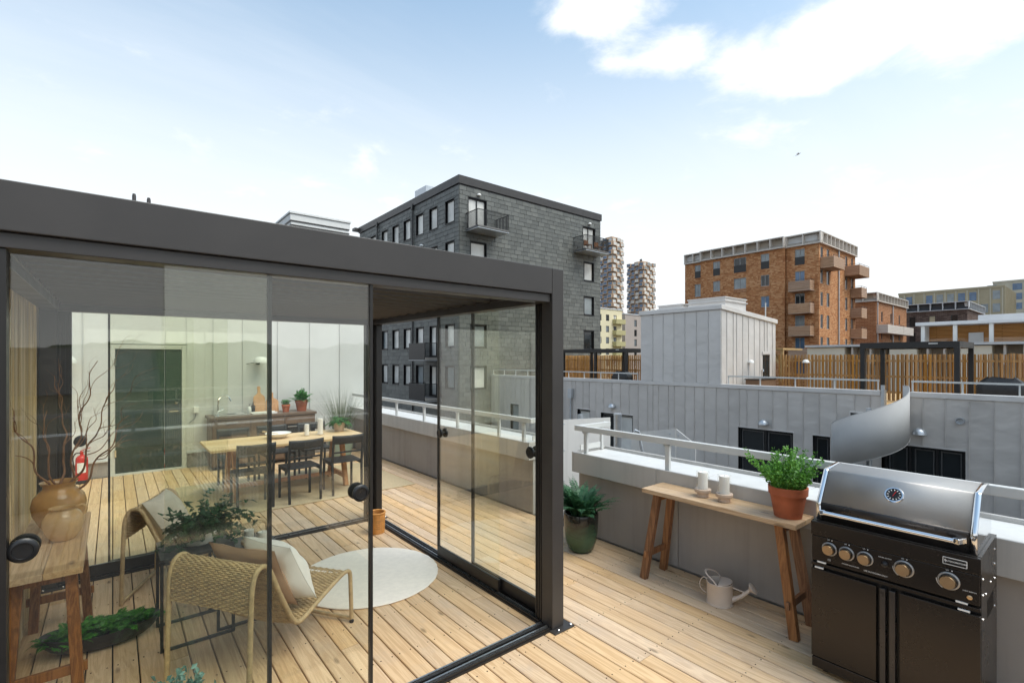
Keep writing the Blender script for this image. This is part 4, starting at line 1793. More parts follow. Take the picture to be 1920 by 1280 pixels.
C2 = thing('cedar_house', 'smaller smooth orange timber house right of the tall shingle block', 'building', (100, 25.2, -16), world=True)
F1 = ((100, 25.2, 0), (0, 1), (-1, 0))
F2 = ((100, 25.2, 0), (1, 0), (0, -1))
w1 = [(3.5, 6.0, z, z + 2.3) for z in (7.4, 4.4, 1.4)]
w2 = [(a, a + .9, z, z + 1.8) for a in (3.0, 8.6, 14.0) for z in (8.2, 5.2, 2.2)]
m = MB()
wall_with_holes(m, F1, .301, 10, -15.99, 11.6, w1, -.3, 0)
wall_with_holes(m, F2, 0, 19.5, -15.99, 11.6, w2, -.3, 0)
m.box(100.31, 25.51, -15.99, 119.5, 35.2, 11.6)
m.build('wall', MAT['cedar_smooth'], C2)
for r_ in w1:
    window(C2, F1, *r_, -.2, .1, 'window_frame_black', 'pane_dark', 1)
for r_ in w2:
    window(C2, F2, *r_, -.14, .08, 'window_frame_grey', 'pane_dark', 0)
attic(C2, F1, -.3, 10, 11.7, 13.1, 2.2, 'attic_render', 'fin_render')
attic(C2, F2, .36, 19.5, 11.7, 13.08, 1.9, 'attic_render', 'fin_render')
wood_balcony(C2, 100.2, 110, 23.6, 25.18, 6.2, 7.6, 'fin_render')
wood_balcony(C2, 110.1, 117, 23.6, 25.18, 6.2, 7.6, 'fin_render')
wood_balcony(C2, 100.2, 104, 23.4, 25.18, 3.2, 4.6, 'fin_render', False)
m = MB()
for x in (100.4, 109.6):
    m.tube([(x, 25.05, 11.4), (x, 25.05, -10)], .09, 6)
m.build('downpipe', MAT['galvanised'], C2)

C3 = thing('brick_house', 'dark brown brick house with a black finned attic, right of the timber houses', 'building', (130, 17.9, -16), world=True)
F1 = ((130, 17.9, 0), (0, 1), (-1, 0))
F2 = ((130, 17.9, 0), (1, 0), (0, -1))
w1 = [(a, a + 1.05, z, z + 2.0) for a in (1.4, 4.8, 8.0) for z in (8.6, 5.3, 2.2)]
m = MB()
wall_with_holes(m, F1, .301, 11.5, -15.99, 11.6, w1, -.3, 0)
wall_with_holes(m, F2, 0, 19, -15.99, 11.6, [], -.3, 0)
m.box(130.31, 18.21, -15.99, 149, 29.4, 11.6)
m.build('wall', MAT['brown_brick'], C3)
for i, r_ in enumerate(w1):
    window(C3, F1, *r_, -.14, .08, 'window_frame_black', 'pane_warm' if i == 3 else 'pane_dark', 0)
attic(C3, F1, -.3, 11.5, 11.7, 13.2, 1.9, 'attic_dark', 'roof_light')
attic(C3, F2, .36, 19, 11.7, 13.18, 1.9, 'attic_dark', 'roof_light')
wood_balcony(C3, 130.3, 135, 16.2, 17.88, 8.0, 9.3, 'brown_brick', False)
wood_balcony(C3, 136, 146, 16.2, 17.88, 8.0, 9.3, 'brown_brick', False)

def slab_house(name, label, X, ya, yb, x1, ztop, wallm, pitch, wh, cols, rows, pane, gold=True):
    t = thing(name, label, 'building', (X, ya, -16), world=True)
    F = ((X, ya, 0), (0, 1), (-1, 0))
    m = MB()
    m.box(X, ya, -15.99, x1, yb, ztop)
    m.build('wall', MAT[wallm], t)
    L = yb - ya
    k = 0
    u = .4
    r = random.Random(8)
    while u < L - 1:
        m = MB()
        m.fbox(F, u - .12, u + .12, -2, ztop - .5, .005, .16)
        m.build('pilaster', MAT['gold_pale'], t)
        for j in range(rows):
            v = ztop - 1.2 - 3.6 * j
            if r.random() < .75:
                m = MB()
                m.fbox(F, u + .45, u + pitch - .45, v - wh, v, .004, .05)
                m.build('window', MAT['pane_blue' if r.random() < .6 else pane], t)
        u += pitch
    m = MB()
    m.fbox(F, -.1, L + .1, ztop - .45, ztop + .15, .002, .2)
    m.build('roof_edge', MAT[wallm], t)
    m = MB()
    uu = 0.0
    while uu < x1 - X:
        m.box(X + uu, ya - .12, -2, X + uu + .25, ya - .004, ztop)
        uu += 2.2
    m.build('side_rib', MAT[wallm], t)
    return t
slab_house('office_block', 'olive gold panelled office block rising behind the brown brick house', 190, 18.6, 42, 215, 22.0, 'gold_panel', 2.4, 2.4, 9, 3, 'pane_mid')
slab_house('office_block', 'paler gold office block at the right edge behind the olive one', 260, -14, 28.6, 285, 31.0, 'gold_pale', 3.4, 2.4, 9, 3, 'pane_mid')

# terrace house with timber loggias
L_ = thing('loggia_house', 'flat roofed house with open orange timber loggias behind the roof fence', 'building', (60, 5, -16), world=True)
m = MB()
m.box(61.8, -8, -15.99, 70, 11.4, 5.0)
m.build('loggia_wall', MAT['loggia_wood'], L_)
m = MB()
m.box(59.6, -8, 5.01, 70.2, 11.9, 5.32)
m.box(63.5, -8, 5.33, 70, 8.0, 6.0)
m.build('roof', MAT['roof_light'], L_, bevel=.03)
m = MB()
m.box(59.9, -8, -15.9, 61.79, 11.4, 3.2)
m.build('base', MAT['white_render'], L_)
for y in (11.4, 9.1, 6.7, 4.1, 1.2):
    m = MB()
    m.box(59.95, y - .14, 3.21, 60.25, y + .14, 5.0)
    if y == 11.4:
        m.box(60.251, y - .14, 3.21, 61.79, y + .13, 5.0)
    m.build('column', MAT['white_render'], L_)
m = MB()
m.box(61.6, 7.4, 3.21, 61.79, 8.4, 4.3)
m.build('cupboard', MAT['roof_light'], L_)
m = MB()
m.box(59.97, -8, 3.21, 59.99, 11.4, 3.75)
m.build('glass_rail', MAT['glass_jar'], L_)

K = thing('cream_house', 'low cream rendered house with bracketed roof edge just behind the timber fence', 'building', (45, 8, -16), world=True)
m = MB()
m.box(46.2, -6, -15.99, 58, 16.1, 2.82)
m.build('back_wall', MAT['attic_render'], K)
m = MB()
for a, b in ((13.4, 16.1), (8.9, 10.5), (5.0, 6.7), (-6.0, 2.6)):
    m.box(45, a, -15.99, 46.19, b, 2.78)
m.build('wall', MAT['cream_render'], K)
m = MB()
m.box(44.8, -6.05, 2.83, 58, 16.2, 3.0)
m.build('roof', MAT['roof_light'], K)
for y in (12.9, 11.7, 8.3, 7.4, 4.4, 3.5, 10.9):
    m = MB()
    m.box(45.05, y - .06, 1.5, 46.19, y + .06, 2.8)
    m.build('bracket', MAT['fin_render'], K)
t = thing('timber_shelter', 'raw timber roof corner with diagonal struts left of the cream house', 'shelter', (44, 17.6, 0), world=True)
m = MB()
m.box(43, 17.2, 2.62, 47, 20.5, 2.78)
m.build('roof_board', MAT['fence_timber'], t)
for k in range(3):
    m = MB()
    m.beam((43.2 + k * .5, 17.3, 1.2), (43.2 + k * .5, 18.6, 2.6), .12, .12)
    m.build('strut', MAT['fence_timber'], t)
m = MB()
m.box(43.1, 17.25, 0, 43.3, 17.45, 2.61)
m.box(43.1, 20.2, 0, 43.3, 20.4, 2.61)
m.build('post', MAT['fence_timber'], t)

# ------------------------------------------------------------------ rendered houses between
def rendered(name, label, x0, x1, y, depth, ztop, mat, cols, sh, wh, ww, bal=None, balm=None, framem='window_frame_black', pane='pane_mid'):
    t = thing(name, label, 'building', (x0, y, -16), world=True)
    F = ((x0, y, 0), (1, 0), (0, -1))
    rects = []
    for u in cols:
        k = 0
        while ztop - 1.1 - sh * k > -3:
            rects.append((u, u + ww, ztop - 1.4 - sh * k - wh, ztop - 1.4 - sh * k))
            k += 1
    m = MB()
    wall_with_holes(m, F, 0, x1 - x0, -15.99, ztop, rects, -.3, 0)
    m.box(x0 + .01, y + .31, -15.99, x1, y + depth, ztop)
    m.build('wall', MAT[mat], t)
    for r_ in rects:
        window(t, F, *r_, -.16, .12, framem, rc.choice((pane, 'pane_dark', 'pane_blind')), 1)
    m = MB()
    m.box(x0 - .2, y - .15, ztop, x1 + .2, y + depth, ztop + .25)
    m.build('roof', MAT['roof_light'], t)
    if bal:
        for k in range(4):
            z = ztop - 1.4 - sh * k - wh - .7
            m = MB()
            m.box(x0 + bal[0], y - 1.3, z, x0 + bal[1], y - .01, z + 1.2)
            m.build('balcony', MAT[balm], t)
    return t
rendered('yellow_house', 'pale yellow rendered house with olive balconies below the brown towers', 94, 104.5, 82, 14, 14.6, 'yellow_render', (1.0, 4.0, 7.0), 2.9, 1.6, 1.25, (6.6, 10.4), 'olive_render')
rendered('grey_house', 'pinkish grey rendered house beside the pale yellow one', 112, 126, 86.8, 14, 14.4, 'pink_render', (4.2, 8.4, 11.6), 2.8, 1.9, 1.2)

# far white house over the pergola roof
t = thing('white_house', 'white banded house top showing over the pergola beam at left', 'building', (19.7, 74, -16), world=True)
m = MB()
m.box(19.7, 74, -15.99, 28.0, 84, 22.6)
m.build('wall', MAT['white_render'], t)
m = MB()  # dark bands round the top of the white wall
for z in (21.5, 20.9, 20.0):
    m.box(19.6, 73.9, z, 28.1, 84.1, z + .16)
m.build('dark_band', MAT['dark_metal'], t)
m = MB()
m.box(19.4, 73.7, 22.61, 28.3, 84.3, 22.85)
m.box(19.55, 73.85, 21.66, 28.15, 84.15, 22.5)
m.build('roof_edge', MAT['white_render'], t)

# ------------------------------------------------------------------ twin towers of stacked clay boxes
def tower(label, px, d, width, ztop, rowh, ncol, seed, stepdown=0):
    l = (px - 960) / 917.0
    a = math.atan2(748.0, 917.0)
    cx_, cy_ = d * (math.sin(a) + l * math.cos(a)), d * (math.cos(a) - l * math.sin(a))
    t = thing('clay_tower', label, 'tower', (cx_, cy_, -16), rz=0)
    ORG.pop(t.name, None)
    w = width / (math.cos(a) + math.sin(a))      # square plan seen cornerwise
    h = ztop + 16
    m = MB()
    m.box(-w / 2 + 1.2, -w / 2 + 1.2, 0, w / 2 - 1.2, w / 2 - 1.2, h - 1)
    m.build('core', MAT['bird_grey'], t)
    r = random.Random(seed)
    cw = w / ncol
    box = MB().box(-.5, -.5, 0, .5, .5, 1).mesh('module', MAT['tower_clay'])
    pane = MB().box(-.5, -.5, 0, .5, .5, 1)
    pm = {k: pane.mesh('module_window', MAT[k]) for k in ('pane_blue', 'pane_blind', 'pane_mid')}
    rows = int(h / rowh)
    for face in (0, 1):
        for j in range(rows):
            z = h - (j + 1) * rowh
            if z < 20:
                continue
            for i in range(ncol):
                if stepdown and j < stepdown and ((face == 0 and i < 1) or (face == 1 and i == 0 and False)):
                    continue
                u = -w / 2 + (i + .5) * cw
                out = 1.4 if (i + j) % 2 else .2
                bw, bh = cw * .96, rowh * .82
                dz = (.25 if (i + j) % 2 else -.1) * rowh * .3
                if face == 0:
                    o = inst('module', box, t, (u, -w / 2 - out / 2 + 1.2, z + dz), (bw, 2.4 + out, bh))
                    inst('module_window', pm['pane_blind' if r.random() < .65 else 'pane_mid'], t, (u, -w / 2 - out + .02, z + dz + bh * .18), (bw * .78, .12, bh * .72))
                else:
                    o = inst('module', box, t, (-w / 2 - out / 2 + 1.2, u, z + dz), (2.4 + out, bw, bh))
                    inst('module_window', pm['pane_blue' if r.random() < .75 else 'pane_blind'], t, (-w / 2 - out + .02, u, z + dz + bh * .18), (.12, bw * .78, bh * .72))
    m = MB()
    m.box(-w * .25, -w * .25, h - 1, w * .25, w * .25, h + 2)
    m.build('roof_house', MAT['tower_clay'], t)
    return t
tower('taller of two far brown box stacked towers, right behind the slate house', 1146, 560, 27, 138, 4.9, 3, 3)
t2 = tower('shorter of two far brown box stacked towers, with cranes on its roof', 1202, 600, 33, 118, 5.0, 4, 5)
m = MB()
m.beam((-6, -3, 136), (3, 3, 139), .9, .9)
m.beam((2, 2, 134), (2, 2, 140), 1.6, 1.6)
m.beam((5, 3, 134), (5, 3, 141), 1.0, 1.0)
m.build('roof_crane', MAT['black_metal'], t2)

# ------------------------------------------------------------------ what lies behind the camera (seen mirrored in the panes)
hb = MB()
rh = random.Random(4)
def hill(a, b):
    x = -700 + 1400 * a
    y = -230 - 260 * b
    n = (math.sin(x * .011) * 5 + math.sin(x * .031 + 1) * 3 + math.sin(x * .083 + 2) * 1.5 + math.sin(x * .19) * .8)
    e = math.sin(PI * min(1, b * .9 + .02))
    return (x, y, -16 + (24 + n) * e + rh.uniform(-1.6, 1.6) * (1 if 0 < b < 1 else 0))
hb.grid(hill, 281, 18)
t = NT('far_wood')
cc = t.noise(t.coord(), .25, 6, .7)
t.bump(cc, 1.0, 3.0)
t.fin(t.ramp(cc, [(.3, (.018, .040, .014)), (.7, (.06, .10, .035))]), .9, 0, .2)
struct(hb.build('hill', MAT['far_wood'], smooth=True))
BH = thing('yellow_row_house', 'yellow rendered row house behind the camera, seen mirrored in the panes', 'building', (-10, -34, -16), world=True)
FX = ((-22, -34, 0), (1, 0), (0, 1))
rects = [(u, u + 1.1, z, z + 1.5) for u in (2, 5, 8, 11, 14, 17, 20) for z in (-2.4, -5.6)]
m = MB()
wall_with_holes(m, FX, 0, 24, -15.99, -.2, rects, -.3, 0)
m.box(-22, -44, -15.99, 2, -34.31, -.2)
m.build('wall', MAT['yellow_render'], BH)
for r_ in rects:
    window(BH, FX, *r_, -.16, .1, 'fin_render', 'pane_dark', 1)
m = MB()
m.prism([(-45, -.19), (-33.4, -.19), (-39, 2.6)], -22.4, 2.4, lambda p, q, t_: (t_, p, q))
m.build('roof', MAT['attic_dark'], BH)
BP = thing('parapet_wall', 'low grey parapet behind the camera, seen mirrored in the panes', 'parapet wall', (0, -3.6, 0), world=True)
m = MB()
m.box(-7, -4.1, -.05, 4.4, -3.62, .8)
m.build('core', MAT['parapet_panel'], BP)
m = MB()
m.box(-7, -3.6, .67, 3.87, -3.575, .885)
m.build('fascia_sheet', MAT['parapet_fascia'], BP)
m = MB()
m.box(-7, -4.1, .842, 3.87, -3.601, .862)
m.build('cap_sheet', MAT['parapet_cap'], BP)
m = MB()
m.box(-7, -3.66, 1.115, 3.9, -3.61, 1.172)
m.build('top_rail', MAT['rail_paint'], BP)
for k in range(11):
    m = MB()
    m.box(-6.8 + k, -3.65, .863, -6.76 + k, -3.62, 1.114)
    m.build('post', MAT['rail_paint'], BP)

# gull in the sky
t = thing('gull', 'small gull gliding in the pale sky over the far roofs', 'bird', (0, 0, 0))
l, u_ = (1496 - 960) / 917.0, (672 - 290) / 917.0
a_ = math.atan2(748.0, 917.0)
D_ = 52.0
t.location = (D_ * (math.sin(a_) + l * math.cos(a_)), D_ * (math.cos(a_) - l * math.sin(a_)), 1.9 + D_ * u_)
t.rotation_euler = (math.radians(25), math.radians(-18), math.radians(-75))
m = MB()
m.tube([(-.26, 0, 0), (-.16, 0, .015), (-.05, 0, .02), (.1, 0, .02), (.2, 0, .035), (.26, 0, .04), (.31, 0, .03)], [.008, .035, .06, .06, .04, .032, .006], 10)
m.build('body', MAT['bird_white'], t, smooth=True)
for s in (-1, 1):
    m = MB()
    pts = [(.10, 0, .05), (.16, .22, .14), (.08, .44, .13), (-.06, .66, .06), (-.06, .44, .115), (-.02, .22, .125), (-.05, 0, .04)]
    top_ = [(x, s * y, z) for x, y, z in pts]
    bot_ = [(x, s * y, z - .012) for x, y, z in pts]
    k = len(pts)
    m.add(top_ + bot_, [(0, 1, 5, 6), (1, 2, 4, 5), (2, 3, 4), (k + 6, k + 5, k + 1, k), (k + 5, k + 4, k + 2, k + 1), (k + 4, k + 3, k + 2)] + [(i, (i + 1) % k, k + (i + 1) % k, k + i) for i in range(k)])
    m.build('wing', MAT['bird_grey'], t)
m = MB()
m.add([(-.24, 0, .01), (-.38, .07, .0), (-.40, 0, .0), (-.38, -.07, .0), (-.24, 0, -.01)], [(0, 1, 2), (0, 2, 3), (4, 2, 1), (4, 3, 2)])
m.build('tail', MAT['bird_grey'], t)
# ================================================================== small builders
def text_part(body, size, parent, mat, loc, name='lettering', rot=None, depth=.0006, bold=0.0):
    cu = bpy.data.curves.new('lettering', 'FONT')
    cu.body = body
    cu.size = size
    cu.extrude = depth
    cu.offset = bold
    cu.align_x = 'CENTER'
    cu.align_y = 'CENTER'
    tmp = bpy.data.objects.new('tmp', cu)
    me = bpy.data.meshes.new_from_object(tmp)
    bpy.data.objects.remove(tmp)
    me.materials.clear()
    me.materials.append(MAT[mat])
    o = inst(name, me, parent, loc)
    if rot is not None:
        o.rotation_euler = rot.to_euler()
    return o


def fern(m, n, L, c=(0, 0, 0), el=(35, 80), droop=1.2, seg=11, leaf=.055, seed=1, wid=.30, spread=.02):
    r = random.Random(seed)
    for k in range(n):
        az = 2 * PI * (k + r.random() * .8) / n * 2.4
        e = math.radians(r.uniform(*el))
        Lk = L * r.uniform(.65, 1.05)
        p = Vector(c) + Vector((math.cos(az), math.sin(az), 0)) * spread * r.random()
        pts = [p.copy()]
        tw = r.uniform(-.25, .25)
        for i in range(seg):
            d = Vector((math.cos(az) * math.cos(e), math.sin(az) * math.cos(e), math.sin(e)))
            p = p + d * (Lk / seg)
            pts.append(p.copy())
            e -= math.radians(droop * 90 / seg) * r.uniform(.6, 1.4)
            az += tw / seg
        for i in range(1, seg + 1):
            t = (pts[i] - pts[i - 1]).normalized()
            s = t.cross(Vector((0, 0, 1)))
            s = s.normalized() if s.length > .01 else Vector((1, 0, 0))
            up = s.cross(t)
            f = i / seg
            ll = leaf * math.sin(PI * min(1, .12 + f * .9)) * r.uniform(.85, 1.15) + .004
            for sd in (-1, 1):
                for h in (0.0, .5):
                    b = pts[i - 1].lerp(pts[i], h)
                    d = (s * sd + t * .45 + up * r.uniform(-.25, .15)).normalized()
                    q = d.cross(up).normalized() * ll * wid * .5
                    m.add([b, b + d * ll * .45 + q, b + d * ll, b + d * ll * .45 - q], [(0, 1, 2, 3)])
        m.tube(pts, [.0022 * (1 - i / (seg + 2)) for i in range(seg + 1)], 3, False)


def leafy(m, c, R, H, stems, per, leaf, seed=1, up=.6, shape=1.0, base=.02):
    """bushy plant: stems fanning from a point, small leaves in pairs along them"""
    r = random.Random(seed)
    for k in range(stems):
        az = r.random() * 2 * PI
        rad = math.sqrt(r.random())
        tip = Vector(c) + Vector((math.cos(az) * R * rad, math.sin(az) * R * rad, H * (1 - .45 * rad ** 2 * shape) * r.uniform(.72, 1.05)))
        b = Vector(c) + Vector((math.cos(az), math.sin(az), 0)) * base * rad
        mid = b.lerp(tip, .5) + Vector((0, 0, H * .10)) + Vector((r.uniform(-1, 1), r.uniform(-1, 1), 0)) * R * .12
        pts = []
        for i in range(9):
            f = i / 8
            pts.append(b * (1 - f) ** 2 + mid * 2 * f * (1 - f) + tip * f * f)
        m.tube(pts[::2], [.0028, .0024, .002, .0016, .001], 3, False)
        for j in range(per):
            f = .18 + .82 * (j + r.random()) / per
            i = min(7, int(f * 8))
            p = pts[i].lerp(pts[i + 1], f * 8 - i)
            d = Vector((r.gauss(0, 1), r.gauss(0, 1), r.gauss(up, .7))).normalized()
            s = d.cross(Vector((r.gauss(0, 1), r.gauss(0, 1), r.gauss(0, 1)))).normalized()
            n_ = d.cross(s)
            ll = leaf * r.uniform(.7, 1.25)
            q = s * ll * .36
            p = p + d * ll * .25
            m.add([p, p + d * ll * .5 + q + n_ * ll * .08, p + d * ll, p + d * ll * .5 - q + n_ * ll * .08], [(0, 1, 2, 3)])


def pillow(name, mat, parent, c, ux, uy, w, h, t, seed=1):
    ux, uy = Vector(ux).normalized(), Vector(uy)
    uy = (uy - ux * uy.dot(ux)).normalized()
    n_ = ux.cross(uy)
    r = random.Random(seed)
    ph = [r.uniform(0, 6) for _ in range(6)]
    m = MB()
    def S(sg):
        def P_(a, b):
            x, y = a * 2 - 1, b * 2 - 1
            k = max(0.0, (1 - abs(x) ** 2.6)) ** .55 * max(0.0, (1 - abs(y) ** 2.6)) ** .55
            px = x * (1 - .07 * (1 - y * y)) * w / 2
            py = y * (1 - .07 * (1 - x * x)) * h / 2
            wr = .010 * k * (math.sin(x * 5 + ph[0] + y * 3) + math.sin(y * 7 + ph[1] - x * 4) * .7)
            return Vector(c) + ux * px + uy * py + n_ * sg * (k * t / 2 + wr + .001)
        return P_
    m.grid(S(1), 21, 21)
    g2 = MB()
    g2.grid(S(-1), 21, 21)
    m.add(g2.v, [tuple(reversed(f)) for f in g2.f])
    return m.build(name, MAT[mat], parent, smooth=True, angle=80)


def resample(pts, step):
    pts = [Vector(p) for p in pts]
    out = [pts[0].copy()]
    acc = 0.0
    for a, b in zip(pts[:-1], pts[1:]):
        L = (b - a).length
        if L < 1e-9:
            continue
        d = step - acc
        while d <= L:
            out.append(a.lerp(b, d / L))
            d += step
        acc = (acc + L) % step if True else 0
        acc = L - (d - step)
    return out


def catmull(pts, n=8):
    pts = [Vector(p) for p in pts]
    P4 = [pts[0] * 2 - pts[1]] + pts + [pts[-1] * 2 - pts[-2]]
    out = []
    for i in range(1, len(P4) - 2):
        p0, p1, p2, p3 = P4[i - 1:i + 3]
        for j in range(n):
            t = j / n
            out.append(.5 * ((2 * p1) + (p2 - p0) * t + (2 * p0 - 5 * p1 + 4 * p2 - p3) * t * t + (3 * p1 - p0 - 3 * p2 + p3) * t ** 3))
    out.append(pts[-1].copy())
    return out


def candle(parent, c, r, h, name='candle'):
    m = MB()
    m.lathe([(r, 0), (r, h * .985), (r * .93, h), (r * .5, h - .004), (0, h - .006)], 24, c)
    o = m.build(name, MAT['candle_wax'], parent, smooth=True)
    m = MB()
    m.tube([(c[0], c[1], c[2] + h - .006), (c[0] + .001, c[1], c[2] + h + .008)], .0012, 5)
    m.build('wick', MAT['black_plastic'], o)
    return o


def glass_cyl(parent, c, r, h, base=.012):
    m = MB()
    m.lathe([(r, 0), (r, h), (r - .003, h), (r - .003, base), (0, base)], 28, c, cap=False)
    return m.build('glass_jar', MAT['glass_jar'], parent, smooth=True)


def pot(parent, prof, mat, soil_z, soil_r, c=(0, 0, 0), name='pot', n=36):
    m = MB()
    m.lathe(prof, n, c)
    o = m.build(name, MAT[mat], parent, smooth=True, angle=50)
    m = MB()
    m.lathe([(soil_r, soil_z), (soil_r * .5, soil_z + .008), (0, soil_z + .01)], 20, c, cap=False)
    m.build('soil', MAT['soil'], parent, smooth=True)
    return o


TERRA = lambda R, H: [(R * .70, 0), (R * .92, H * .72), (R * .93, H * .74), (R * 1.0, H * .745), (R * 1.02, H * .99), (R * 1.0, H), (R * .93, H), (R * .88, H * .80), (0, H * .80)]

# ================================================================== right side: bench, pots, can, grill
def bench(name, label, loc, rz=0.0):
    """narrow console: plank top, splayed legs, stretchers; origin at floor centre, length along local Y"""
    t = thing(name, label, 'bench', loc, rz)
    L, D, H, th = 1.235, .32, .78, .036
    r = random.Random(9)
    for k in range(2):
        x0 = -D / 2 + D * k / 2
        m = MB()
        m.box(x0 + .0008, -L / 2, H - th, x0 + D / 2 - .0008, L / 2, H)
        m.build('top_plank', MAT['bench_top'], t, bevel=.004)
    for sy in (-1, 1):
        legs = []
        for sx in (-1, 1):
            p1 = Vector((sx * (D / 2 - .055), sy * (L / 2 - .125), H - th))
            p0 = Vector((sx * (D / 2 - .015), sy * (L / 2 - .012), .0))
            m = MB()
            m.beam(p0, p1, .052, .058, (0, 1, 0))
            m.build('leg', MAT['bench_leg'], t, bevel=.004)
            legs.append((p0, p1))
        f = .30
        a, b = legs[0][0].lerp(legs[0][1], f), legs[1][0].lerp(legs[1][1], f)
        dd = (b - a).normalized() * .045
        m = MB()
        m.beam(a - dd, b + dd, .024, .052)
        m.build('stretcher', MAT['bench_leg'], t, bevel=.003)
        a, b = legs[0][0].lerp(legs[0][1], .955), legs[1][0].lerp(legs[1][1], .955)
        m = MB()
        m.beam(a, b, .03, .05)
        m.build('cross_rail', MAT['bench_leg'], t, bevel=.003)
    return t


bench('console_bench', 'narrow wooden console bench with splayed legs against the right parapet', (3.713, 1.958, 0))
bench('console_bench', 'rustic wooden console bench with jugs against the slatted wall in the glass room', (-.285, 4.13, 0))

for (yy, label) in ((2.10, 'white candle under a glass sleeve on a clay stand, nearer the fern on the bench'), (1.92, 'white candle under a glass sleeve on a clay stand, nearer the boxwood pot')):
    t = thing('candle_stand', label, 'candle', (3.715, yy, .7815), group=None)
    m = MB()
    m.lathe([(.040, 0), (.044, .002), (.044, .030), (.048, .034), (.060, .036), (.064, .042), (.064, .062), (.058, .066), (.036, .064), (0, .064)], 28)
    m.build('stand', MAT['candle_holder'], t, smooth=True)
    candle(t, (0, 0, .065), .038, .135)
    glass_cyl(t, (0, 0, .0655), .051, .14, .002)

t = thing('boxwood_pot', 'bright green leafy shrub in a terracotta pot on the bench', 'potted plant', (3.72, 1.455, .7815))
pot(t, TERRA(.125, .215), 'terracotta', .17, .112)
m = MB()
leafy(m, (0, 0, .17), .20, .24, 90, 26, .021, 5, .5, .85, .07)
leafy(m, (-.01, .02, .18), .27, .33, 30, 34, .022, 15, .5, .5, .05)
m.build('foliage', MAT['bush_leaf'], t)

t = thing('fern_pot', 'fern in a tall dark green glazed pot beside the pergola post', 'potted plant', (3.60, 3.33, 0))
gp = NT('green_glaze')
sp = gp.n('ShaderNodeSeparateXYZ')
gp.link(gp.n('ShaderNodeTexCoord').outputs['Object'], sp.inputs[0])
nz = gp.noise(gp.coord(scale=(1, 1, 2.4)), 7, 6, .6, 1.5)
kk = gp.math('ADD', gp.math('MULTIPLY', sp.outputs[2], 2.3), gp.math('MULTIPLY', nz, .55))
gp.fin(gp.ramp(kk, [(.25, (.030, .075, .040)), (.60, (.045, .095, .052)), (.95, (.022, .030, .020)), (1.0, (.016, .016, .013))]), gp.rng(nz, .3, .7, .10, .24), 0, .6)
pot(t, [(.085, 0), (.10, .004), (.125, .03), (.152, .11), (.165, .20), (.171, .30), (.172, .372), (.168, .380), (.158, .380), (.152, .36), (.150, .33), (0, .33)], 'green_glaze', .335, .15)
m = MB()
fern(m, 64, .47, (0, 0, .33), (50, 89), .75, 14, .055, 4, .5, .10)
m.build('foliage', MAT['fern_blue'], t)

t = thing('watering_can', 'beige enamel watering can on the deck under the bench', 'watering can', (3.66, 1.93, 0), math.radians(-70))
m = MB()
m.lathe([(.096, 0), (.098, .004), (.098, .010), (.094, .012), (.094, .160), (.097, .165), (.094, .170), (.090, .168), (.090, .02), (0, .02)], 40)
m.build('body', MAT['can_enamel'], t, smooth=True)
m = MB()
n = 20
arc = [(.0925 * math.cos(PI * (k / n) - PI / 2), .0925 * math.sin(PI * (k / n) - PI / 2)) for k in range(n + 1)]
m.prism(arc, .166, .170, lambda p, q, z: (p, q, z + .012 * p / .09))
m.build('half_lid', MAT['can_enamel'], t)
m = MB()
m.tube([(.085, 0, .045), (.15, 0, .085), (.215, 0, .150)], [.021, .015, .012], 16)
m.build('spout', MAT['can_enamel'], t, smooth=True)
ax = Vector((.55, 0, .45)).to_track_quat('Z', 'Y').to_matrix()
m = MB()
m.lathe([(.012, -.004), (.016, .004), (.044, .028), (.045, .032), (.040, .036), (.02, .039), (0, .040)], 28, (.212, 0, .147), ax)
m.build('rose', MAT['can_enamel'], t, smooth=True)
m = MB()
m.tube([(.093, 0, .140), (.172, 0, .124)], .005, 8)
m.build('brace', MAT['can_enamel'], t, smooth=True)
m = MB()
m.tube(catmull([(-.094, 0, .055), (-.135, 0, .085), (-.145, 0, .13), (-.12, 0, .175), (-.09, 0, .168)], 6), .008, 8, True, False, .45)
m.build('side_handle', MAT['can_enamel'], t, smooth=True)
m = MB()
m.tube(catmull([(.0, .096, .16), (-.035, .088, .20), (-.085, .05, .225), (-.10, 0, .232), (-.085, -.05, .225), (-.035, -.088, .20), (0, -.096, .16)], 6), .009, 8, True, False, .4)
m.build('top_handle', MAT['can_enamel'], t, smooth=True)

# ------------------------------------------------------------------ grill
Gr = thing('gas_grill', 'dark steel gas grill with silver lid and five round knobs by the right parapet', 'grill', (3.54, .78, 0), world=True)
FG = ((3.29, 1.157, 0), (0, -1), (-1, 0))
GW = .753
UY = lambda u: 1.157 - u
GB = MAT['grill_black']
m = MB()
m.box(3.325, UY(GW) + .004, .045, 3.80, UY(0) - .004, .80)
m.build('cabinet', MAT['grill_dark'], Gr)
m = MB()
m.box(3.315, UY(GW) + .001, .038, 3.82, UY(GW) + .0035, .92)
m.build('side_panel', GB, Gr)
m = MB()
m.box(3.315, UY(0) - .0035, .038, 3.82, UY(0) - .001, .92)
m.build('side_panel', GB, Gr)
m = MB()
m.fbox(FG, 0, GW, .836, .918, -.03, .0)
m.fbox(FG, 0.002, GW - .002, .905, .920, -.53, -.031)
m.build('worktop', GB, Gr, bevel=.004)
m = MB()
m.fbox(FG, .004, GW - .004, .684, .832, -.03, -.004)
cp = m.build('control_panel', GB, Gr, bevel=.003)
m = MB()
m.fbox(FG, .002, GW - .002, .655, .672, -.03, -.001)
m.build('ledge', GB, Gr, bevel=.002)
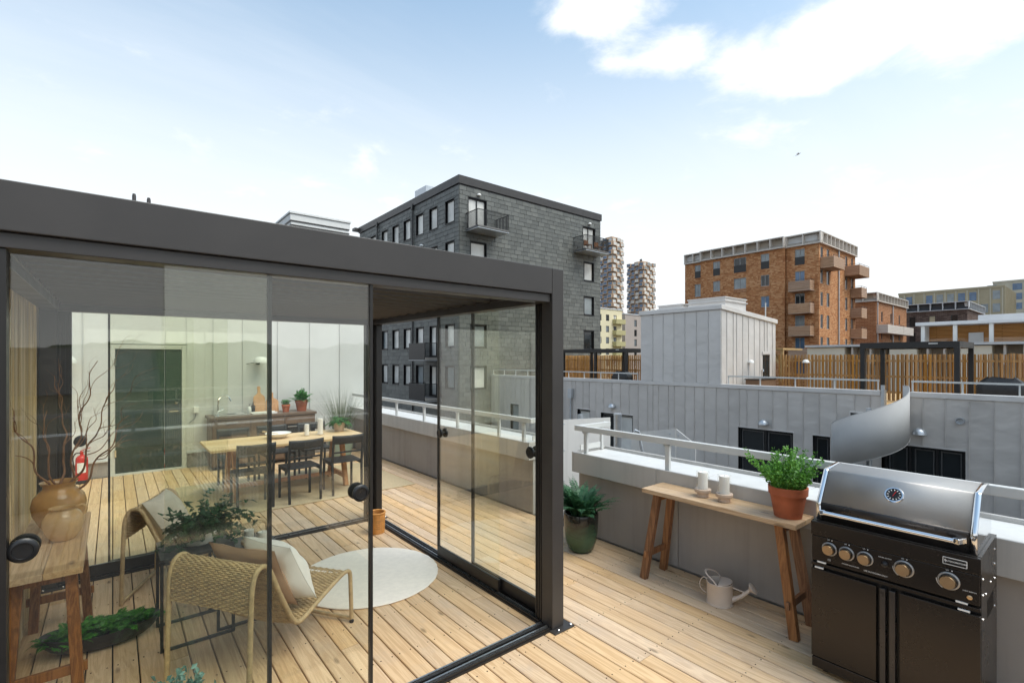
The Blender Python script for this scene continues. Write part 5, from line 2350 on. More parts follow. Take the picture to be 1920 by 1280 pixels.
for a, b in ((.002, .328), (.432, GW - .002)):
    m = MB()
    m.fbox(FG, a, b, .105, .634, -.03, -.002)
    dr = m.build('door', GB, Gr, bevel=.003)
    s = a if a > .3 else b
    m = MB()
    uu = (.345, .372) if a < .3 else (.388, .415)
    m.fbox(FG, uu[0], uu[1], .105, .634, -.03, .006)
    m.build('pull_strip', MAT['lid_band'], dr, bevel=.003)
for k, (a, z) in enumerate(((.035, .676), (.022, .640), (.66, .676), (.668, .640))):
    m = MB()
    m.fbox(FG, a, a + .045, z, z + .008, -.012, .0005)
    m.build('protective_tab', MAT['print_white'], Gr)
m = MB()
m.fbox(FG, .004, GW - .004, .038, .098, -.03, -.006)
m.build('kick_plate', GB, Gr, bevel=.003)
for cxx, u in ((3.36, .06), (3.36, .69), (3.75, .06), (3.75, .69)):
    m = MB()
    m.lathe([(.019, -.012), (.019, .012)], 14, (cxx, UY(u), .019), rotm(PI / 2, 0, 0))
    m.build('caster', MAT['black_plastic'], Gr)
AXN = rotm(0, -PI / 2, 0)
for u in (.10, .187, .277, .452, .634):
    big = 1.12 if u > .4 else 1.0
    m = MB()
    m.lathe([(.0395 * big, .0), (.0395 * big, .007), (.036 * big, .010), (.033 * big, .010), (.033 * big, .004)], 32, (3.294, UY(u), .772), AXN)
    kb = m.build('knob', MAT['steel_brushed'], Gr, smooth=True)
    m = MB()
    m.lathe([(.0325 * big, .002), (.0325 * big, .014), (.030 * big, .017)], 32, (3.294, UY(u), .772), AXN, cap=False)
    m.build('collar', MAT['black_plastic'], kb, smooth=True)
    m = MB()
    m.lathe([(.0285 * big, .012), (.0285 * big, .036), (.027 * big, .039), (0, .039)], 32, (3.294, UY(u), .772), AXN)
    m.build('dial', MAT['brass_dial'], kb, smooth=True)
m = MB()
m.lathe([(.016, 0), (.016, .012), (.012, .014), (.012, .022), (.009, .024), (0, .024)], 20, (3.294, UY(.368), .770), AXN)
m.build('ignition_button', MAT['black_plastic'], Gr, smooth=True)
m = MB()
m.lathe([(.011, 0), (.011, .004), (.008, .006), (0, .006)], 18, (3.294, UY(.712), .716), AXN)
m.build('light_switch', MAT['brass_dial'], Gr, smooth=True)
# lid
prof = [(3.335, .922), (3.330, 1.018), (3.334, 1.030), (3.452, 1.200), (3.456, 1.2045), (3.464, 1.207), (3.66, 1.222), (3.70, 1.212), (3.735, 1.185), (3.76, 1.13), (3.768, 1.04), (3.765, .922)]
def lidstrip(ua, ub, i0, i1, name, mat, off=0.0, parent=Gr):
    m = MB()
    k = i1 - i0 + 1
    vs = []
    for u in (ua, ub):
        for i in range(i0, i1 + 1):
            x, z = prof[i]
            a, b = prof[max(i - 1, 0)], prof[min(i + 1, len(prof) - 1)]
            n_ = Vector((-(b[1] - a[1]), b[0] - a[0])).normalized()
            vs.append((x + n_.x * off, UY(u), z + n_.y * off))
    m.add(vs, [(i, i + 1, k + i + 1, k + i) for i in range(k - 1)])
    return m.build(name, MAT[mat], parent, smooth=True, solid=.003, angle=24)
lidstrip(.043, GW - .043, 0, 2, 'lid_band', 'lid_band')
lidp = lidstrip(.043, GW - .043, 2, 11, 'lid', 'steel_brushed')
for ua, ub in ((.018, .042), (GW - .042, GW - .018)):
    lidstrip(ua, ub, 0, 11, 'lid_trim', 'chrome', .003)
for u in (.0185, GW - .0185):
    m = MB()
    s = .0015
    m.prism([(x * .996 + 3.55 * .004, z) for x, z in prof], UY(u) - s, UY(u) + s, lambda p, q, t_: (p, t_, q))
    m.build('lid_cheek', MAT['chrome'], Gr)
# lid handle
m = MB()
m.tube([(3.272, UY(.075), .985), (3.272, UY(.655), .985)], .0125, 16)
m.build('handle', MAT['chrome'], Gr, smooth=True)
for u in (.052, .678):
    s = 1 if u < .3 else -1
    m = MB()
    m.beam((3.332, UY(u - s * .004), .985), (3.270, UY(u + s * .016), .985), .040, .032, (0, 0, 1), .030, .028)
    m.build('handle_bracket', MAT['chrome'], Gr, bevel=.004)
nrm = Vector((-.811, 0, .585))
AXT = nrm.to_track_quat('Z', 'Y').to_matrix()
tc_ = Vector((3.334, UY(.384), 1.03)).lerp(Vector((3.452, UY(.384), 1.200)), .60)
m = MB()
m.lathe([(.046, .0), (.046, .006), (.043, .010), (.037, .010), (.036, .006), (0, .006)], 36, tc_, AXT)
th = m.build('thermometer', MAT['chrome'], Gr, smooth=True)
m = MB()
m.lathe([(.0355, .0065), (0, .0065)], 30, tc_, AXT, cap=False)
m.build('dial_face', MAT['grill_dark'], th)
m = MB()
for k in range(12):
    a = 2 * PI * k / 12
    d0 = Vector((math.cos(a), math.sin(a), 0))
    p0, p1 = tc_ + AXT @ (d0 * .024 + Vector((0, 0, .0078))), tc_ + AXT @ (d0 * .032 + Vector((0, 0, .0078)))
    m.beam(p0, p1, .0035, .001, nrm)
m.build('dial_mark', MAT['print_white'], th, stuff=True)
m = MB()
m.beam(tc_ + AXT @ Vector((-.004, -.010, .0085)), tc_ + AXT @ Vector((.008, .020, .0085)), .003, .001, nrm)
m.build('needle', MAT['red_paint'], th)
# plate and print
m = MB()
m.fbox(FG, .612, .703, .856, .891, .0, .003)
pl = m.build('name_plate', MAT['grill_dark'], Gr)
m = MB()
for (a, b, c_, d) in ((.612, .703, .889, .8915), (.612, .703, .8555, .858), (.611, .6135, .858, .889), (.7015, .704, .858, .889)):
    m.fbox(FG, a, b, c_, d, .0005, .0038)
m.build('plate_border', MAT['print_white'], pl)
TR = Matrix(((0, 0, -1), (-1, 0, 0), (0, 1, 0)))
text_part('OUTDOORKITCHEN', .0092, Gr, 'print_white', (3.2862, UY(.662), .8735), 'lettering', TR, .0004, .0002)
m = MB()
m.beam((3.2862, UY(.617), .8725), (3.2862, UY(.621), .882), .002, .001, (1, 0, 0))
m.beam((3.2862, UY(.621), .882), (3.2862, UY(.6245), .872), .002, .001, (1, 0, 0))
m.beam((3.2862, UY(.6215), .866), (3.2862, UY(.6265), .876), .002, .001, (1, 0, 0))
m.build('logo_mark', MAT['print_white'], pl)
text_part('USE OUTDOORS ONLY', .0105, Gr, 'print_white', (3.2935, UY(.325), .703), 'lettering', TR, .0004)
text_part('INFRARED REAR BURNER', .0075, Gr, 'print_white', (3.2935, UY(.205), .708), 'lettering', TR, .0004)
text_part('CE', .014, Gr, 'print_white', (3.2935, UY(.098), .706), 'lettering', TR, .0004)
text_part('ELECTRIC IGNITION', .0065, Gr, 'print_white', (3.2935, UY(.368), .803), 'lettering', TR, .0004)
text_part('LIGHT SWITCH', .0075, Gr, 'print_white', (3.2935, UY(.712), .744), 'lettering', TR, .0004)
for u in (.10, .187, .277, .452, .634):
    text_part('OFF', .007, Gr, 'print_white', (3.2935, UY(u - .006), .824), 'lettering', TR, .0004)
    m = MB()
    m.lathe([(.003, 0), (.003, .0006)], 8, (3.2938, UY(u + .012), .824), AXN)
    m.build('off_mark', MAT['print_white'], Gr)
    if u > .4:
        m = MB()
        pts = [(3.2935, UY(u) + .050 * math.cos(a), .772 + .050 * math.sin(a)) for a in [math.radians(180 - 180 + q) for q in range(-5, 55, 6)]]
        pts = [(3.2935, UY(u) + .049 * math.cos(math.radians(q)), .772 - .049 * math.sin(math.radians(q))) for q in range(0, 62, 6)]
        m.tube(pts, .0016, 5)
        m.build('flame_scale', MAT['print_white'], Gr)
# rivets and slots on the near side
for i, (x, z) in enumerate(((3.36, .80), (3.36, .72), (3.74, .86), (3.74, .78), (3.74, .70), (3.60, .72), (3.45, .70), (3.36, .60), (3.74, .55))):
    m = MB()
    m.lathe([(.005, 0), (.004, .003), (0, .004)], 8, (x, UY(GW) + .001, z), rotm(PI / 2, 0, 0))
    m.build('rivet', MAT['chrome'], Gr, smooth=True)
for k in range(6):
    m = MB()
    m.box(3.50 + k * .035, UY(GW) - .0005, .56, 3.512 + k * .035, UY(GW) + .0008, .65)
    m.build('vent_slot', MAT['grill_dark'], Gr)

# ================================================================== glass room: lounge
def rattan_mesh():
    P2 = [(-.03, 0), (-.022, .30), (-.012, .58), (-.002, .66), (.022, .715), (.062, .733), (.10, .715), (.13, .665), (.19, .53), (.25, .41), (.295, .325), (.325, .290), (.365, .278),
          (.42, .290), (.53, .325), (.66, .362), (.77, .388), (.815, .392), (.852, .380), (.868, .345), (.876, .20), (.885, .03)]
    prof = catmull([(x, 0, z) for x, z in P2], 8)
    return prof


def rattan_chair(label, loc, rz):
    t = thing('rattan_chair', label, 'chair', loc, rz, 'rattan lounge chairs in the glass room')
    prof = rattan_mesh()
    fine = resample(prof, .0055)
    W = .60
    for s in (-1, 1):
        m = MB()
        m.tube([(p.x, s * W / 2, p.z) for p in fine], [.0155 if i % 2 else .0135 for i in range(len(fine))], 8)
        m.build('side_frame', MAT['rattan'], t, smooth=True, angle=80)
    for x, z, nm in ((.885, .03, 'front_bar'), (-.03, .02, 'back_bar')):
        m = MB()
        n = 100
        m.tube([(x, -W / 2 + W * k / n, z) for k in range(n + 1)], [.0135 if k % 2 else .012 for k in range(n + 1)], 8)
        m.build(nm, MAT['rattan'], t, smooth=True, angle=80)
    for s in (-1, 1):
        m = MB()
        m.lathe([(.014, 0), (.016, .006), (.016, .016), (.008, .018)], 12, (.885, s * W / 2, 0))
        m.build('foot', MAT['black_plastic'], t, smooth=True)
    # woven seat and back
    i0 = min(range(len(fine)), key=lambda i: (fine[i] - Vector((-.016, 0, .50))).length)
    i1 = min(range(len(fine)), key=lambda i: (fine[i] - Vector((.84, 0, .385))).length)
    path = fine[i0:i1]
    def surf(k, y):
        p = path[k]
        tt = path[min(k + 1, len(path) - 1)] - path[max(k - 1, 0)]
        nn = Vector((-tt.z, 0, tt.x)).normalized()
        sag = -.022 * (1 - (2 * y / W) ** 2) * (1 if .12 < p.x < .80 else .15)
        return Vector((p.x, y, p.z)) + nn * sag, nn
    m = MB()
    nw = 22
    row = 0
    for k in range(0, len(path) - 1, 2):
        pts = []
        for j in range(nw * 2 + 1):
            y = -W / 2 + W * j / (nw * 2)
            p, nn = surf(k, y)
            ph = math.cos(PI * j / 2) if row % 2 else math.sin(PI * j / 2) * 0 - math.cos(PI * j / 2)
            pts.append(p + nn * .0042 * ph)
        m.tube(pts, .0066, 5, False, False, .75)
        row += 1
    for j in range(nw + 1):
        y = -W / 2 + W * j / nw
        pts = [surf(k, y)[0] for k in range(0, len(path), 6)]
        m.tube(pts, .0035, 4, False)
    m.build('weave', MAT['rattan'], t, smooth=True, stuff=True, angle=80)
    return t


CH1 = rattan_chair('woven rattan lounge chair with its back to the camera, white and tan cushions on it', (.43, 3.227, 0), math.atan2(.55, .83))
CH2 = dup(CH1, (.20, 5.08, 0), math.atan2(-.42, .92), 'woven rattan lounge chair behind the black side tables')


def local(root, v):
    rz = root.rotation_euler[2]
    x, y, z = v
    return Vector((root.location[0] + x * math.cos(rz) - y * math.sin(rz), root.location[1] + x * math.sin(rz) + y * math.cos(rz), z))
def ldir(root, v):
    return local(root, v) - Vector((root.location[0], root.location[1], 0))
def put_pillow(name, label, mat, root, c, ux, uy, w, h, t, seed):
    cc = local(root, c)
    o = pillow(name, mat, None, (0, 0, 0), ldir(root, ux), ldir(root, uy), w, h, t, seed)
    o.location = cc
    return tag(o, label, 'cushion')
put_pillow('cushion', 'tan linen cushion leaning on the back of the near rattan chair', 'linen_tan', CH1, (.285, -.02, .565), (0, 1, 0), (-.44, 0, .9), .50, .46, .10, 1)
put_pillow('cushion', 'white square cushion in the seat of the near rattan chair', 'linen_white', CH1, (.42, -.09, .56), (.16, 1, .0), (-.45, .12, .9), .44, .44, .21, 2)
put_pillow('cushion', 'pale cushion lying on the rattan chair behind the side tables', 'knit_beige', CH2, (.20, -.06, .60), (0, 1, 0), (-.5, 0, .85), .44, .40, .20, 3)

rug = MB()
n = 96
rr = random.Random(2)
rim = [1 + rr.uniform(-.004, .004) for _ in range(n)]
vs, fs = [], []
for (r_, z) in ((.59, .004), (.60, .008), (.598, .014), (.57, .016)):
    for k in range(n):
        a = 2 * PI * k / n
        vs.append((r_ * rim[k] * math.cos(a), r_ * rim[k] * math.sin(a), z))
for j in range(3):
    for k in range(n):
        fs.append((j * n + k, j * n + (k + 1) % n, (j + 1) * n + (k + 1) % n, (j + 1) * n + k))
fs.append(tuple(3 * n + k for k in range(n)))
rug.add(vs, fs)
o = rug.build('round_rug', MAT['rug_cream'], smooth=True)
o.location = (1.74, 4.12, 0)
tag(o, 'round cream wool rug on the deck in the glass room', 'rug')

def side_table(label, x0, x1, y0, y1, h):
    t = thing('side_table', label, 'table', ((x0 + x1) / 2, (y0 + y1) / 2, 0))
    a, b = (x1 - x0) / 2, (y1 - y0) / 2
    m = MB()
    m.box(-a, -b, h - .018, a, b, h)
    m.build('table_top', MAT['black_metal'], t, bevel=.002)
    for sx in (-1, 1):
        for sy in (-1, 1):
            m = MB()
            m.box(sx * (a - .009) - .009, sy * (b - .009) - .009, .018, sx * (a - .009) + .009, sy * (b - .009) + .009, h - .019)
            m.build('leg', MAT['black_metal'], t)
    for sy in (-1, 1):
        m = MB()
        m.box(-a, sy * (b - .009) - .009, .0, a, sy * (b - .009) + .009, .0178)
        m.build('floor_bar', MAT['black_metal'], t)
    return t
side_table('taller black metal side table with the ivy pot on it', .235, .66, 3.87, 4.28, .60)
side_table('lower black metal side table with two candles on it', .56, .98, 3.93, 4.33, .50)

t = thing('ivy_pot', 'trailing ivy in a white ribbed bowl on the taller black side table', 'potted plant', (.47, 4.07, .601))
m = MB()
n = 60
vs, fs = [], []
pr = [(.07, 0), (.10, .015), (.118, .05), (.122, .09), (.112, .088), (.10, .06), (0.01, .06)]
for (r_, z) in pr:
    for k in range(n):
        rib = 1 + (.022 if k % 4 < 2 else -.012) * (1 if .01 < z < .089 else .3)
        vs.append((r_ * rib * math.cos(2 * PI * k / n), r_ * rib * math.sin(2 * PI * k / n), z))
for i in range(len(pr) - 1):
    for k in range(n):
        fs.append((i * n + k, i * n + (k + 1) % n, (i + 1) * n + (k + 1) % n, (i + 1) * n + k))
m.add(vs, fs)
m.build('bowl', MAT['white_ceramic'], t, smooth=True)
m = MB()
r = random.Random(12)
def ivy_leaf(m, p, d, s, ll):
    n_ = d.cross(s).normalized()
    f = [(0, 0), (.30, .25), (.42, -.02), (.26, -.30), (.28, -.62), (0, -1.0), (-.28, -.62), (-.26, -.30), (-.42, -.02), (-.30, .25)]
    c0 = p + d * ll * .35
    vs = [c0] + [p + s * x * ll - d * y * ll + n_ * abs(x) * ll * .18 for x, y in f]
    m.add(vs, [(0, i + 1, (i + 1) % 10 + 1) for i in range(10)])
for k in range(80):
    az = r.random() * 2 * PI
    e = r.uniform(.2, 1.6)
    p = Vector((math.cos(az) * .06 * r.random(), math.sin(az) * .06 * r.random(), .07))
    L = r.uniform(.16, .32) * (1.25 if math.cos(az - .3) > .2 else .85)
    pts = [p.copy()]
    for i in range(8):
        d = Vector((math.cos(az) * math.cos(e), math.sin(az) * math.cos(e), math.sin(e)))
        p = p + d * L / 8
        e -= r.uniform(.08, .30)
        az += r.uniform(-.15, .15)
        pts.append(p.copy())
        if i > 0:
            for q in range(2):
                dd = Vector((r.gauss(0, 1), r.gauss(0, 1), r.gauss(-.2, .6))).normalized()
                ss = dd.cross(Vector((r.gauss(0, .4), r.gauss(0, .4), 1))).normalized()
                ivy_leaf(m, p, dd, ss, r.uniform(.030, .052))
    m.tube(pts, .0015, 3, False)
m.build('foliage', MAT['ivy_leaf'], t)

for (x, y, label) in ((.80, 4.14, 'candle in a glass on a wooden foot on the lower black table, farther one'), (.87, 4.03, 'candle in a glass on a wooden foot on the lower black table, nearer one')):
    t = thing('candle_glass', label, 'candle', (x, y, .501))
    m = MB()
    m.lathe([(.052, 0), (.055, .004), (.055, .022), (.052, .026), (0, .026)], 28)
    m.build('wooden_foot', MAT['oak'], t, smooth=True)
    candle(t, (0, 0, .0265), .034, .075)
    glass_cyl(t, (0, 0, .0265), .048, .105, .001)

# vases with twisted willow on the inner console
t = thing('ochre_vase', 'large glossy ochre vase with bare twisted branches on the console', 'vase', (-.275, 4.38, .7815))
m = MB()
m.lathe([(.070, 0), (.080, .005), (.105, .05), (.132, .11), (.140, .165), (.128, .215), (.100, .25), (.082, .268), (.080, .285), (.092, .305), (.098, .312), (.088, .308), (.072, .285), (.072, .265), (.06, .2)], 44)
m.build('body', MAT['ochre_glaze'], t, smooth=True, angle=70)
r = random.Random(31)
def twig(p, az, e, L, r0, depth):
    pts, rad = [p.copy()], [r0]
    n = int(max(8, L / .022))
    ph = r.random() * 6
    for i in range(n):
        f = i / n
        a2 = az + .75 * math.sin(i * .55 + ph) * (.5 + f)
        e2 = e + .42 * math.sin(i * .47 + ph * 1.7)
        p = p + Vector((math.cos(a2) * math.cos(e2), math.sin(a2) * math.cos(e2), math.sin(e2))) * L / n
        pts.append(p.copy())
        rad.append(r0 * (1 - .75 * f))
        if depth > 0 and .3 < f < .85 and r.random() < .20:
            twig(p.copy(), az + r.uniform(-1.3, 1.3), e + r.uniform(-.6, .1), L * r.uniform(.3, .5), rad[-1] * .6, depth - 1)
    m.tube(pts, rad, 6)
m = MB()
for k, (az, e, L) in enumerate(((1.6, 1.30, .95), (3.6, 1.2, .80), (.4, 1.38, 1.05), (5.9, 1.15, .95), (.0, 1.0, .75), (4.3, 1.42, .7))):
    twig(Vector((.02 * math.cos(az), .02 * math.sin(az), .12)), az, e, L, .0082, 2)
m.build('branches', MAT['stem_brown'], t, smooth=True)
t = thing('ochre_jug', 'small pale ochre jug in front of the vase with branches', 'jug', (-.24, 4.11, .7815))
m = MB()
m.lathe([(.052, 0), (.060, .004), (.085, .045), (.100, .095), (.098, .135), (.078, .168), (.062, .180), (.060, .188), (.070, .198), (.066, .199), (.054, .186), (.054, .17), (.05, .12)], 40)
m.build('body', MAT['jug_glaze'], t, smooth=True, angle=70)
m = MB()
m.tube(catmull([(.06, .0, .190), (.09, 0, .198), (.108, 0, .175), (.100, 0, .14)], 6), .009, 8)
m.build('handle', MAT['jug_glaze'], t, smooth=True)

# boat shaped planter on the floor
t = thing('boat_planter', 'black boat shaped bowl of bright green fern under the inner console', 'potted plant', (-.055, 4.25, 0), math.radians(-4))
m = MB()
def boat(a, b):
    th = 2 * PI * a
    if b < .55:
        k = b / .55
        rx, ry = .16 + .15 * math.sin(k * PI / 2), .06 + .085 * math.sin(k * PI / 2)
        z = .005 + .115 * (1 - math.cos(k * PI / 2)) + .02 * k * math.cos(th) ** 2
    else:
        k = (b - .55) / .45
        rx, ry = .305 - .12 * k, .14 - .075 * k
        z = .12 + .02 * math.cos(th) ** 2 - .05 * k
    return (rx * math.cos(th), ry * math.sin(th), z)
m.grid(boat, 49, 12)
m.add([(.16 * math.cos(2 * PI * k / 48), .06 * math.sin(2 * PI * k / 48), .005) for k in range(48)], [tuple(range(47, -1, -1))])
m.build('bowl', MAT['black_metal'], t, smooth=True, angle=60)
m = MB()
for k in range(9):
    xx = -.24 + .06 * k
    fern(m, 16, .15, (xx, (.035 if k % 2 else -.035), .085), (32, 88), 1.1, 10, .032, 40 + k, .5, .02)
m.build('foliage', MAT['moss_leaf'], t)

t = thing('cane_basket', 'small orange cane basket on the deck by the far pergola post', 'basket', (2.235, 5.08, 0))
m = MB()
n, rows = 40, 20
for j in range(rows):
    z = .008 + .205 * j / (rows - 1)
    pts = []
    for k in range(n):
        a = 2 * PI * k / n
        R_ = .076 + .008 * j / rows + .0035 * (1 if (k + j) % 2 else -1)
        pts.append((R_ * math.cos(a), R_ * math.sin(a), z))
    m.tube(pts, .0058, 5, False, True)
m.build('weave', MAT['basket_cane'], t, smooth=True, stuff=True, angle=80)
m = MB()
for k in range(20):
    a = 2 * PI * k / 20
    m.tube([(.077 * math.cos(a), .077 * math.sin(a), .004), (.085 * math.cos(a), .085 * math.sin(a), .215)], .0045, 5)
m.build('stake', MAT['basket_cane'], t, smooth=True, stuff=True)
m = MB()
m.tube([(.087 * math.cos(2 * PI * k / 48), .087 * math.sin(2 * PI * k / 48), .221) for k in range(48)], .010, 8, False, True)
m.build('rim', MAT['basket_cane'], t, smooth=True)
m = MB()
m.lathe([(.074, .002), (.074, .010)], 28)
m.build('base', MAT['basket_cane'], t)

t = thing('sage_pot', 'grey green leafy plant at the bottom edge, just in front of the panes', 'potted plant', (.165, 2.2, 0))
pot(t, [(.09, 0), (.10, .01), (.135, .40), (.138, .42), (.130, .42), (.125, .38), (0, .38)], 'dark_metal', .385, .125)
m = MB()
leafy(m, (0, 0, .385), .16, .335, 80, 26, .026, 8, .2, .6, .1)
m.build('foliage', MAT['sage_leaf'], t)

# ================================================================== behind: dining place and kitchen
m = MB()
m.box(-1.42, -1.0, .003, 1.42, 1.0, .014)
o = m.build('jute_rug', MAT['rug_jute'], bevel=.004)
o.location = (2.12, 7.65, 0)
tag(o, 'large woven jute rug under the dining table', 'rug')

t = thing('dining_table', 'long pale oak dining table on the jute rug', 'table', (1.97, 7.575, .0145))
L2, D2 = 1.03, .475
for k in range(4):
    m = MB()
    y0 = -D2 + 2 * D2 * k / 4
    m.box(-L2, y0 + .0006, .700, L2, y0 + 2 * D2 / 4 - .0006, .730)
    m.build('top_plank', MAT['oak'], t)
for sx in (-1, 1):
    for sy in (-1, 1):
        m = MB()
        m.beam((sx * .72, sy * .36, 0), (sx * .72, sy * .17, .699), .085, .055, (1, 0, 0))
        m.build('leg', MAT['oak_leg'], t, bevel=.004)
    m = MB()
    m.beam((sx * .72, -.30, .14), (sx * .72, .30, .14), .04, .06)
    m.build('foot_rail', MAT['oak_leg'], t)
m = MB()
m.beam((-.70, 0, .14), (.70, 0, .14), .05, .05)
m.build('stretcher', MAT['oak_leg'], t)

def dining_chair(label, loc, rz):
    t = thing('dining_chair', label, 'chair', loc, rz, 'black dining chairs at the oak table')
    M_ = MAT['chair_charcoal']
    m = MB()
    m.box(-.215, -.20, .435, .215, .21, .452)
    m.build('seat', M_, t, bevel=.005)
    for s in (-1, 1):
        m = MB()
        m.beam((s * .20, -.225, 0), (s * .205, -.205, .44), .028, .032, (0, 1, 0))
        m.beam((s * .205, -.205, .4401), (s * .205, -.265, .80), .028, .030, (0, 1, 0))
        m.build('back_leg', M_, t, bevel=.003)
        m = MB()
        m.beam((s * .20, .20, 0), (s * .20, .195, .434), .028, .030, (0, 1, 0))
        m.build('front_leg', M_, t, bevel=.003)
        m = MB()
        m.box(s * .20 - .010, -.185, .400, s * .20 + .010, .18, .432)
        m.build('seat_rail', M_, t)
    m = MB()
    def slat(a, b):
        x = -.222 + .444 * a
        return (x, -.250 - .022 * (1 - (2 * a - 1) ** 2) - .018 * b, .705 + .115 * b + .008 * (2 * a - 1) ** 2)
    m.grid(slat, 13, 4)
    m.build('back_slat', M_, t, smooth=True, solid=.016)
    m = MB()
    m.box(-.19, -.232, .575, .19, -.214, .597)
    m.build('back_rail', M_, t)
    return t
d0 = dining_chair('black dining chair on the near side of the oak table, left of three', (1.38, 6.97, .0145), 0)
dup(d0, (1.96, 6.95, .0145), .04, 'black dining chair on the near side of the oak table, middle of three')
dup(d0, (2.55, 6.98, .0145), -.03, 'black dining chair on the near side of the oak table, right of three')
dup(d0, (1.42, 8.20, .0145), PI, 'black dining chair on the far side of the oak table, left of three')
dup(d0, (1.98, 8.22, .0145), PI + .05, 'black dining chair on the far side of the oak table, middle of three')
dup(d0, (2.56, 8.20, .0145), PI - .04, 'black dining chair on the far side of the oak table, right of three')

for (x, y, r_, h, hc, label) in ((2.25, 7.62, .052, .215, .16, 'shorter white candle in a glass cylinder on the oak table'), (2.44, 7.60, .062, .29, .235, 'taller white candle in a glass cylinder on the oak table')):
    t = thing('candle_cylinder', label, 'candle', (x, y, .7455))
    candle(t, (0, 0, .0105), r_ * .62, hc)
    glass_cyl(t, (0, 0, 0), r_, h, .010)
t = thing('salad_bowl', 'shallow wooden bowl with servers on the oak table', 'bowl', (1.86, 7.66, .7455))
m = MB()
m.lathe([(.06, 0), (.075, .004), (.14, .045), (.175, .075), (.172, .078), (.13, .05), (.06, .014), (0, .012)], 36)
m.build('bowl', MAT['white_ceramic'], t, smooth=True, angle=60)
for k in range(2):
    m = MB()
    m.tube([(-.20, .02 + .03 * k, .115 - .01 * k), (0.0, -.01 + .02 * k, .065)], .006, 8)
    m.build('server', MAT['oak'], t, smooth=True)
t = thing('table_fern', 'drooping fern in a small tan pot at the right end of the oak table', 'potted plant', (2.80, 7.80, .7455))
pot(t, [(.06, 0), (.07, .004), (.088, .13), (.090, .14), (.084, .14), (.08, .12), (0, .12)], 'candle_holder', .122, .078)
m = MB()
fern(m, 30, .30, (0, 0, .12), (25, 80), 1.6, 12, .045, 14, .4, .05)
m.build('foliage', MAT['fern_leaf'], t)
t = thing('tall_grass_pot', 'tall ornamental grass in a grey green pot beside the kitchen counter', 'potted plant', (3.35, 9.25, 0))
pot(t, [(.15, 0), (.17, .01), (.22, .25), (.235, .47), (.238, .50), (.225, .50), (.215, .46), (0, .46)], 'green_pot_grey', .462, .215)
m = MB()
r = random.Random(6)
for k in range(300):
    az = r.random() * 2 * PI
    b = Vector((math.cos(az), math.sin(az), 0)) * .13 * math.sqrt(r.random()) + Vector((0, 0, .46))
    e = math.radians(r.uniform(62, 89))
    L = r.uniform(.55, 1.0)
    pts = [b]
    p = b.copy()
    for i in range(6):
        p = p + Vector((math.cos(az) * math.cos(e), math.sin(az) * math.cos(e), math.sin(e))) * L / 6
        e -= math.radians(r.uniform(1, 7))
        pts.append(p.copy())
    s = Vector((-math.sin(az + r.uniform(-1, 1)), math.cos(az), 0)).normalized()
    vs = []
    for i, q in enumerate(pts):
        w = .0036 * (1 - i / 6.5)
        vs += [q - s * w, q + s * w]
    m.add(vs, [(2 * i, 2 * i + 1, 2 * i + 3, 2 * i + 2) for i in range(6)])
m.build('blades', MAT['grass_leaf'], t)

K2 = thing('kitchen_counter', 'brown outdoor kitchen counter with a steel sink against the back wall', 'counter', (2.14, 9.87, 0), world=True)
FK = ((1.27, 9.57, 0), (1, 0), (0, -1))
m = MB()
m.box(1.29, 9.585, .06, 2.98, 10.14, .855)
m.build('carcass', MAT['counter_bronze'], K2)
m = MB()
m.box(1.26, 9.545, .857, 3.0, 10.16, .90)
m.build('worktop', MAT['counter_top'], K2, bevel=.003)
for k, (a, b) in enumerate(((.03, .60), (.61, 1.16), (1.17, 1.70))):
    m = MB()
    if k < 2:
        m.fbox(FK, a, b, .09, .84, -.013, .012)
        dd = m.build('door', MAT['counter_bronze'], K2, bevel=.002)
        m = MB()
        m.fbox(FK, a + .2, b - .2, .79, .805, .013, .035)
        m.build('pull', MAT['steel_brushed'], dd)
    else:
        m.fbox(FK, a, b, .70, .84, -.013, .012)
        dd = m.build('drawer', MAT['counter_bronze'], K2, bevel=.002)
        m = MB()
        m.fbox(FK, a, b, .09, .69, -.013, .012)
        m.build('fridge_door', MAT['pane_dark'], K2)
        m = MB()
        m.fbox(FK, a + .04, b - .04, .645, .66, .013, .04)
        m.build('pull', MAT['steel_brushed'], dd)
for x in (1.35, 2.92):
    m = MB()
    m.box(x - .03, 9.65, 0, x + .03, 10.1, .059)
    m.build('foot', MAT['black_metal'], K2)
m = MB()
m.box(1.36, 9.68, .9005, 1.90, 9.70, .912)
m.box(1.36, 10.02, .9005, 1.90, 10.04, .912)
m.box(1.36, 9.701, .9005, 1.38, 10.019, .912)
m.box(1.88, 9.701, .9005, 1.90, 10.019, .912)
m.box(1.381, 9.701, .9002, 1.879, 10.019, .9035)
m.build('sink', MAT['chrome'], K2)
m = MB()
m.tube(catmull([(1.45, 10.06, .90), (1.45, 10.06, 1.12), (1.47, 10.04, 1.20), (1.53, 10.0, 1.235), (1.60, 9.96, 1.21), (1.63, 9.94, 1.14)], 6), .013, 10)
m.lathe([(.026, .90), (.026, .91), (.018, .93), (.018, .99)], 14, (1.45, 10.06, 0))
m.tube([(1.46, 10.05, .96), (1.53, 10.03, 1.0)], .008, 8)
m.build('tap', MAT['chrome'], K2, smooth=True)

